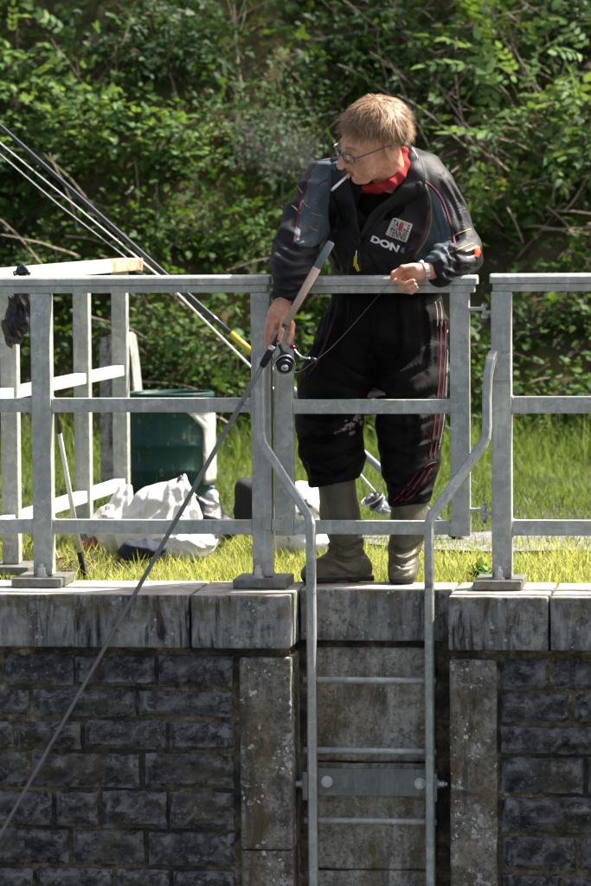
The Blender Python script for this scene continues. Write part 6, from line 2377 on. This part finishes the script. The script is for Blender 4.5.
smooth(obj('drum', bm, MAT['drum'], br))
smooth(obj('rim', ring_bm((bX, bY, -0.035 + bH), (0, 0, 1), bR * 1.0, 0.006, 48), MAT['drum'], br))

MAT['paper'] = simple('white_plastic_sheet', (0.70, 0.70, 0.68), 0.5, 0, (40, 0.5))
# sheet hanging down the right side of the barrel
def drape(rows):
    bm = bmesh.new()
    R_ = []
    for z, a0, a1 in rows:
        rr_ = []
        for i in range(9):
            a = a0 + (a1 - a0) * i / 8
            r = bR * (1.05 + 0.05 * mnoise.noise(Vector((a * 5, z * 14, 2.0)))) + 0.004
            rr_.append(bm.verts.new((bX + r * math.cos(a), bY + r * math.sin(a), z)))
        R_.append(rr_)
    for p_, q_ in zip(R_[:-1], R_[1:]):
        for i in range(8):
            bm.faces.new((p_[i], p_[i + 1], q_[i + 1], q_[i]))
    bmesh.ops.solidify(bm, geom=bm.faces[:], thickness=0.004)
    bmesh.ops.recalc_face_normals(bm, faces=bm.faces)
    return bm


ztop = -0.035 + bH * 0.86
rows = [(ztop - k * 0.028, math.radians(-62 + min(k, 3) * 9), math.radians(8 + 3 * math.sin(k))) for k in range(13)]
o = smooth(obj('plastic_sheet', drape(rows), MAT['paper']))
tag(o, 'white plastic sheet hanging down the right side of the green barrel', 'sheet')
# bottle lying at the barrel's foot
q = atz(211, 507, -0.03) + Vector((0.02, -0.1, 0))
bt = thing('bottle', 'small white plastic bottle at the right foot of the barrel', 'bottle', q)
smooth(obj('flask', lathe_bm(q, (0, 0, 1), [(0, 0.02), (0.004, 0.028), (0.03, 0.030), (0.045, 0.026), (0.065, 0.029), (0.078, 0.020), (0.085, 0.011)], 18), MAT['paper'], bt))
smooth(obj('cap', lathe_bm(q + Vector((0, 0, 0.0855)), (0, 0, 1), [(0, 0.012), (0.014, 0.012), (0.016, 0.009)], 14), MAT['greygrip'], bt))

# old concrete slab behind the side railing
sY = 4.75
bm = bmesh.new()
cols = []
out = [(104, 512), (101, 470), (100, 400), (99.5, 345), (102, 338), (108, 335.5), (118, 334), (125, 333.5), (128.5, 337), (131.5, 360), (135, 395), (139, 450), (143, 512)]
f1 = [at(x, y, sY + 0.02 * mnoise.noise(Vector((x, y, 0)) * 0.05)) for x, y in out]
vf = [bm.verts.new(q) for q in f1]
f = bm.faces.new(vf)
r = bmesh.ops.extrude_face_region(bm, geom=[f])
for v in [g_ for g_ in r['geom'] if isinstance(g_, bmesh.types.BMVert)]:
    v.co += Vector((0.0, 0.20, 0))
bmesh.ops.recalc_face_normals(bm, faces=bm.faces)
o = obj('concrete_slab', bm, MAT['slab'])
tag(o, 'upright worn concrete slab behind the side railing, left of the barrel', 'slab')

# bags
N = NT('white_sack_plastic')
p = N.coord(space='Position')
c = N.ramp(N.noise(12, 6, 0.7, p), [(0.3, (0.52, 0.52, 0.51)), (0.65, (0.74, 0.74, 0.73))])
nb_ = N.bump(N.noise(26, 4, 0.55, p, 2.0), 0.3, 0.008)
bb = N.n('ShaderNodeBsdfPrincipled', {'Base Color': c, 'Roughness': 0.42, 'Normal': nb_})
tt = N.n('ShaderNodeBsdfTranslucent', {'Color': c, 'Normal': nb_})
MAT['sack'] = N.done(N.n('ShaderNodeMixShader', {0: 0.22, 1: bb.outputs[0], 2: tt.outputs[0]}))
N = NT('white_sack_printed')
p = N.coord(space='Position')
c = N.ramp(N.noise(12, 6, 0.7, p), [(0.3, (0.50, 0.50, 0.50)), (0.65, (0.72, 0.72, 0.72))])
c = N.mix(N.ramp(N.noise(16, 3, 0.6, p, 0.6), [(0.60, 0.0), (0.64, 0.85)]), c, (0.03, 0.035, 0.045))
N.bsdf(c, 0.45, 0, N.bump(N.noise(30, 5, 0.65, p, 2.0), 0.6, 0.01))
MAT['sackprint'] = N.m
MAT['binbag'] = simple('black_plastic_bag', (0.010, 0.010, 0.012), 0.28, 0, (40, 0.8))
MAT['pinkprint'] = simple('pink_print', (0.66, 0.42, 0.42), 0.5)


def blob(name, label, cat, fn, c, ext, h, mat, parent=None, rl=1, lines=None):
    v, q = sdf_mesh(fn, np.array(c) - np.array(ext), np.array(c) + np.array(ext), h)
    if lines:
        v = creases(relax(v, q, 2, 0.5), q, lines, c[1])
        v[:, 2] = np.maximum(v[:, 2], GZ)
    o = obj(name, np_mesh(name, relax(v, q, rl, 0.4), q, True), MAT[mat], parent)
    if label:
        tag(o, label, cat)
    return o


GZ = -0.032


def sack(P, a, pk, k=0.03, f=(0.3, 0.2, 1.0), fr=80, amp=0.006, seed=1.0):
    d = None
    for c, r in a:
        e = s_ell(P, c, r)
        d = e if d is None else smin(d, e, 0.05)
    for q in pk:
        d = smin(d, chain(P, q, 0.01), 0.02)
    d = d - amp * (folds(P, f, fr, seed, 2.0) - 0.4) - amp * 0.7 * (folds(P, (f[2], f[1], -f[0]), fr * 0.7, seed + 2, 2.5) - 0.3) - 0.004 * vn3(P, 22, seed)
    return np.maximum(d, GZ - P[:, 2])


c1 = W(164, 520, 1.62)
fn1 = lambda P: sack(P, [(W(163, 522, 1.62), (.150, .13, .150)), (W(192, 545, 1.50), (.095, .10, .060)), (W(150, 535, 1.62), (.14, .12, .09))],
                     [[(W(180, 495, 1.60), .05), (W(184.5, 474, 1.60), .006)], [(W(178, 492, 1.60), .05), (W(181, 476, 1.62), .006)]])
wb1 = blob('white_sack', 'large white plastic sack with a peaked corner, in front of the barrel', 'bag', fn1, c1, (.30, .24, .28), 0.0055, 'sack', lines=jit([([(182, 478), (172, 500), (150, 520)], .012, .014), ([(184, 478), (190, 500), (198, 520)], .012, .012), ([(183, 480), (180, 510), (176, 545)], .010, .014), ([(135, 515), (155, 500), (178, 488)], .010, .014), ([(140, 545), (165, 538), (200, 548)], .010, .012), ([(185, 540), (200, 548), (212, 545)], .009, .010), ([(150, 490), (146, 515), (140, 545)], .008, .013)], 14, 14, 12, 3, (0.25, 0.6)))
S1 = Skin([tuple(v.co) for v in wb1.data.vertices], [tuple(p_.vertices) for p_ in wb1.data.polygons])
S1.sheet('dark_opening', [(177.5, 480), (181.5, 474), (183.5, 473), (181, 479), (178.5, 483)], 'binbag', wb1, 0.003, 0.001, Yg=1.6)
fn2 = lambda P: sack(P, [(W(112, 530, 1.80), (.10, .11, .10)), (W(124, 512, 1.82), (.045, .06, .11))], [[(W(124, 505, 1.80), .04), (W(129.5, 486.5, 1.80), .006)], [(W(110, 515, 1.78), .04), (W(98, 522, 1.76), .02)]], fr=70, seed=2.2, f=(0.8, 0.1, 0.7))
wb2 = blob('white_sack', 'smaller white plastic sack with pink print, left of the large sack', 'bag', fn2, W(115, 520, 1.80), (.20, .2, .22), 0.0055, 'sack', lines=jit([([(129, 489), (120, 505), (108, 525)], .006, .012), ([(128, 490), (128, 515), (126, 540)], .006, .010), ([(98, 525), (110, 520), (126, 522)], .005, .011)], 6, 9, 10, 5, (0.3, 0.8)))
S2 = Skin([tuple(v.co) for v in wb2.data.vertices], [tuple(p_.vertices) for p_ in wb2.data.polygons])
S2.sheet('pink_print', [(105, 504), (108, 502), (109.5, 504), (108, 509), (105.5, 510)], 'pinkprint', wb2, 0.0015, 0.0006, Yg=1.75)
S2.sheet('pink_print', [(101, 514), (107, 513), (108, 516), (102, 517)], 'pinkprint', wb2, 0.0015, 0.0006, Yg=1.75)
fn3 = lambda P: sack(P, [(W(203, 522, 1.95), (.085, .09, .095)), (W(222, 528, 1.98), (.06, .07, .05)), (W(195, 545, 1.85), (.12, .1, .04))], [[(W(198, 512, 1.93), .04), (W(194, 497, 1.9), .012)]], fr=100, seed=3.0)
blob('black_bag', 'low black plastic bag slumped right of the large white sack', 'bag', fn3, W(205, 525, 1.95), (.26, .2, .2), 0.006, 'binbag')
fn4 = lambda P: np.maximum(smin(s_box(P, W(252, 506, 2.3), (.062, .09, .105), .03), s_ell(P, W(250, 489, 2.3), (.05, .07, .035)), .04) - 0.006 * (folds(P, (0.6, 0.1, 0.8), 70, 1.0) - 0.4), GZ - P[:, 2])
blob('black_bag', 'boxy black bag half hidden behind the gate latch post', 'bag', fn4, W(248, 508, 2.3), (.2, .2, .22), 0.006, 'foam')
fn5 = lambda P: sack(P, [(W(303, 522, 1.75), (.115, .11, .155)), (W(285, 535, 1.75), (.10, .10, .10)), (W(318, 545, 1.70), (.09, .09, .05))], [], fr=70, seed=4.0, f=(0.7, 0.2, 0.7))
blob('printed_bag', 'white bag with dark print behind the left rubber boot', 'bag', fn5, W(300, 525, 1.75), (.24, .2, .25), 0.006, 'sackprint')
fn6 = lambda P: np.maximum(sack(P, [(W(147, 549, 1.30), (.075, .06, .032)), (W(131, 551, 1.28), (.05, .05, .025))], [], fr=110, seed=5.0), GZ - P[:, 2])
MAT['navy'] = mk_cloth('dark_blue_cloth', (0.012, 0.017, 0.035), 0.8)
blob('cloth_bundle', 'dark blue cloth bundle in the grass below the large white sack', 'cloth', fn6, W(142, 548, 1.3), (.18, .14, .09), 0.005, 'navy')
# tub in the grass
q = atz(147, 556, -0.03)
tb = thing('bait_tub', 'small white round tub in the grass before the sacks', 'tub', q)
smooth(obj('pot', lathe_bm(q, (0.1, -0.2, 1), [(0, 0.026), (0.003, 0.028), (0.045, 0.033), (0.047, 0.030)], 18), MAT['paper'], tb))
smooth(obj('lid', lathe_bm(q + Vector((0.1, -0.2, 1)).normalized() * 0.0475, (0.1, -0.2, 1), [(0, 0.035), (0.006, 0.035), (0.008, 0.030)], 18), MAT['paper'], tb))
# reddish block
q = atz(92, 555, -0.03)
N = NT('red_brown_clay')
p = N.coord(space='Position')
N.bsdf(N.ramp(N.noise(20, 6, 0.7, p), [(0.3, (0.12, 0.035, 0.022)), (0.7, (0.24, 0.075, 0.05))]), 0.85, 0, N.bump(N.noise(70, 6, 0.7, p), 0.6, 0.004))
bm = rough_box(-0.032, 0.032, -0.05, 0.05, 0, 0.062, 0.006, 0.004, cuts=(4, 2, 2), seed=4)
bmesh.ops.transform(bm, matrix=Matrix.Translation(q) @ Matrix.Rotation(math.radians(-28), 4, 'Y') @ Matrix.Rotation(0.5, 4, 'Z'), verts=bm.verts)
o = obj('brick_piece', bm, N.m)
tag(o, 'small reddish brown block lying beside the white pole', 'block')

# black bag knotted over the left handrail
hb = thing('hanging_bag', 'black plastic bag tied to the handrail at the left edge', 'bag', W(18, 293, .37))
fnb = lambda P: smin(chain(P, [(W(23, 290, .375), .016), (W(20, 300, .385), .034), (W(15.5, 325, .39), .044), (W(13, 338, .39), .030)], .02), s_ell(P, W(26, 315, .39), (.03, .03, .07)), .02) - 0.010 * (folds(P, (1.0, 0.3, 0.25), 190, 1.0, 1.6) - 0.4) - 0.005 * (folds(P, (0.4, 0.3, 1.0), 120, 3.0, 1.6) - 0.4)
blob('sack', None, None, fnb, W(18, 318, .39), (.12, .09, .13), 0.0035, 'binbag', hb)
fnk = lambda P: smin(chain(P, [(W(24, 291, .372), .012), (W(24, 279, .352), .012), (W(22, 270.5, .345), .015), (W(16, 273, .335), .008), (W(14.5, 274, .31), .006)], .01), s_cap(P, W(22, 269, .34), W(29, 273, .325), .014, .008), .012) - 0.004 * (folds(P, (1, 0.3, 0.4), 260, 2.0) - 0.4)
blob('knot', None, None, fnk, W(22, 280, .345), (.07, .08, .07), 0.0028, 'binbag', hb)

# ================================================================== cigarette and its smoke
m0 = hw((0.010, -0.0985, -0.0660)); m1 = W(331.3, 190.5, 0.115)
ct = thing('cigarette', 'lit white cigarette in the corner of his mouth', 'cigarette', m0)
cd = V3(m1 - m0)
MAT['filter'] = simple('cork_tip', (0.60, 0.30, 0.11), 0.7)
MAT['ash'] = simple('ash', (0.30, 0.29, 0.28), 0.9)
MAT['cigpaper'] = simple('cigarette_paper', (0.74, 0.73, 0.72), 0.6)
m0v = V3(m0)
smooth(obj('filter_tip', tube_bm([m0v - cd * 0.08, m0v + cd * 0.24], 0.0047, 12), MAT['filter'], ct))
smooth(obj('paper_tube', tube_bm([m0v + cd * 0.241, m0v + cd * 0.94], 0.0047, 12), MAT['cigpaper'], ct))
smooth(obj('ash', tube_bm([m0v + cd * 0.941, m0v + cd * 0.99, m0v + cd], [0.0045, 0.004, 0.002], 10), MAT['ash'], ct))

N = NT('drifting_smoke')
p = N.coord(space='Position')
nz = N.noise(6.5, 2, 0.5, p, 2.2)
den = N.ramp(nz, [(0.44, 0.0), (0.62, 1.0)])
vol = N.n('ShaderNodeVolumePrincipled', {'Color': (0.85, 0.88, 0.92, 1), 'Density': N.math('MULTIPLY', den, 0.32), 'Anisotropy': 0.2})
N.t.links.new(vol.outputs[0], N.out.inputs['Volume'])
fns = lambda P: smin(smin(s_ell(P, W(293, 150, .25), (.10, .09, .09)), s_ell(P, W(262, 140, .30), (.11, .09, .13)), .06), s_cap(P, W(300, 165, .2), W(329, 188, .12), .05, .014), .05) - 0.02 * vn3(P, 22, 1.0)
v, q = sdf_mesh(fns, W(280, 148, .27) - .30, W(280, 148, .27) + .30, 0.014)
o = obj('cigarette_smoke', np_mesh('cigarette_smoke', v, q, True), N.m, kind='stuff')
o['label'] = 'thin bluish cigarette smoke drifting left of his face'
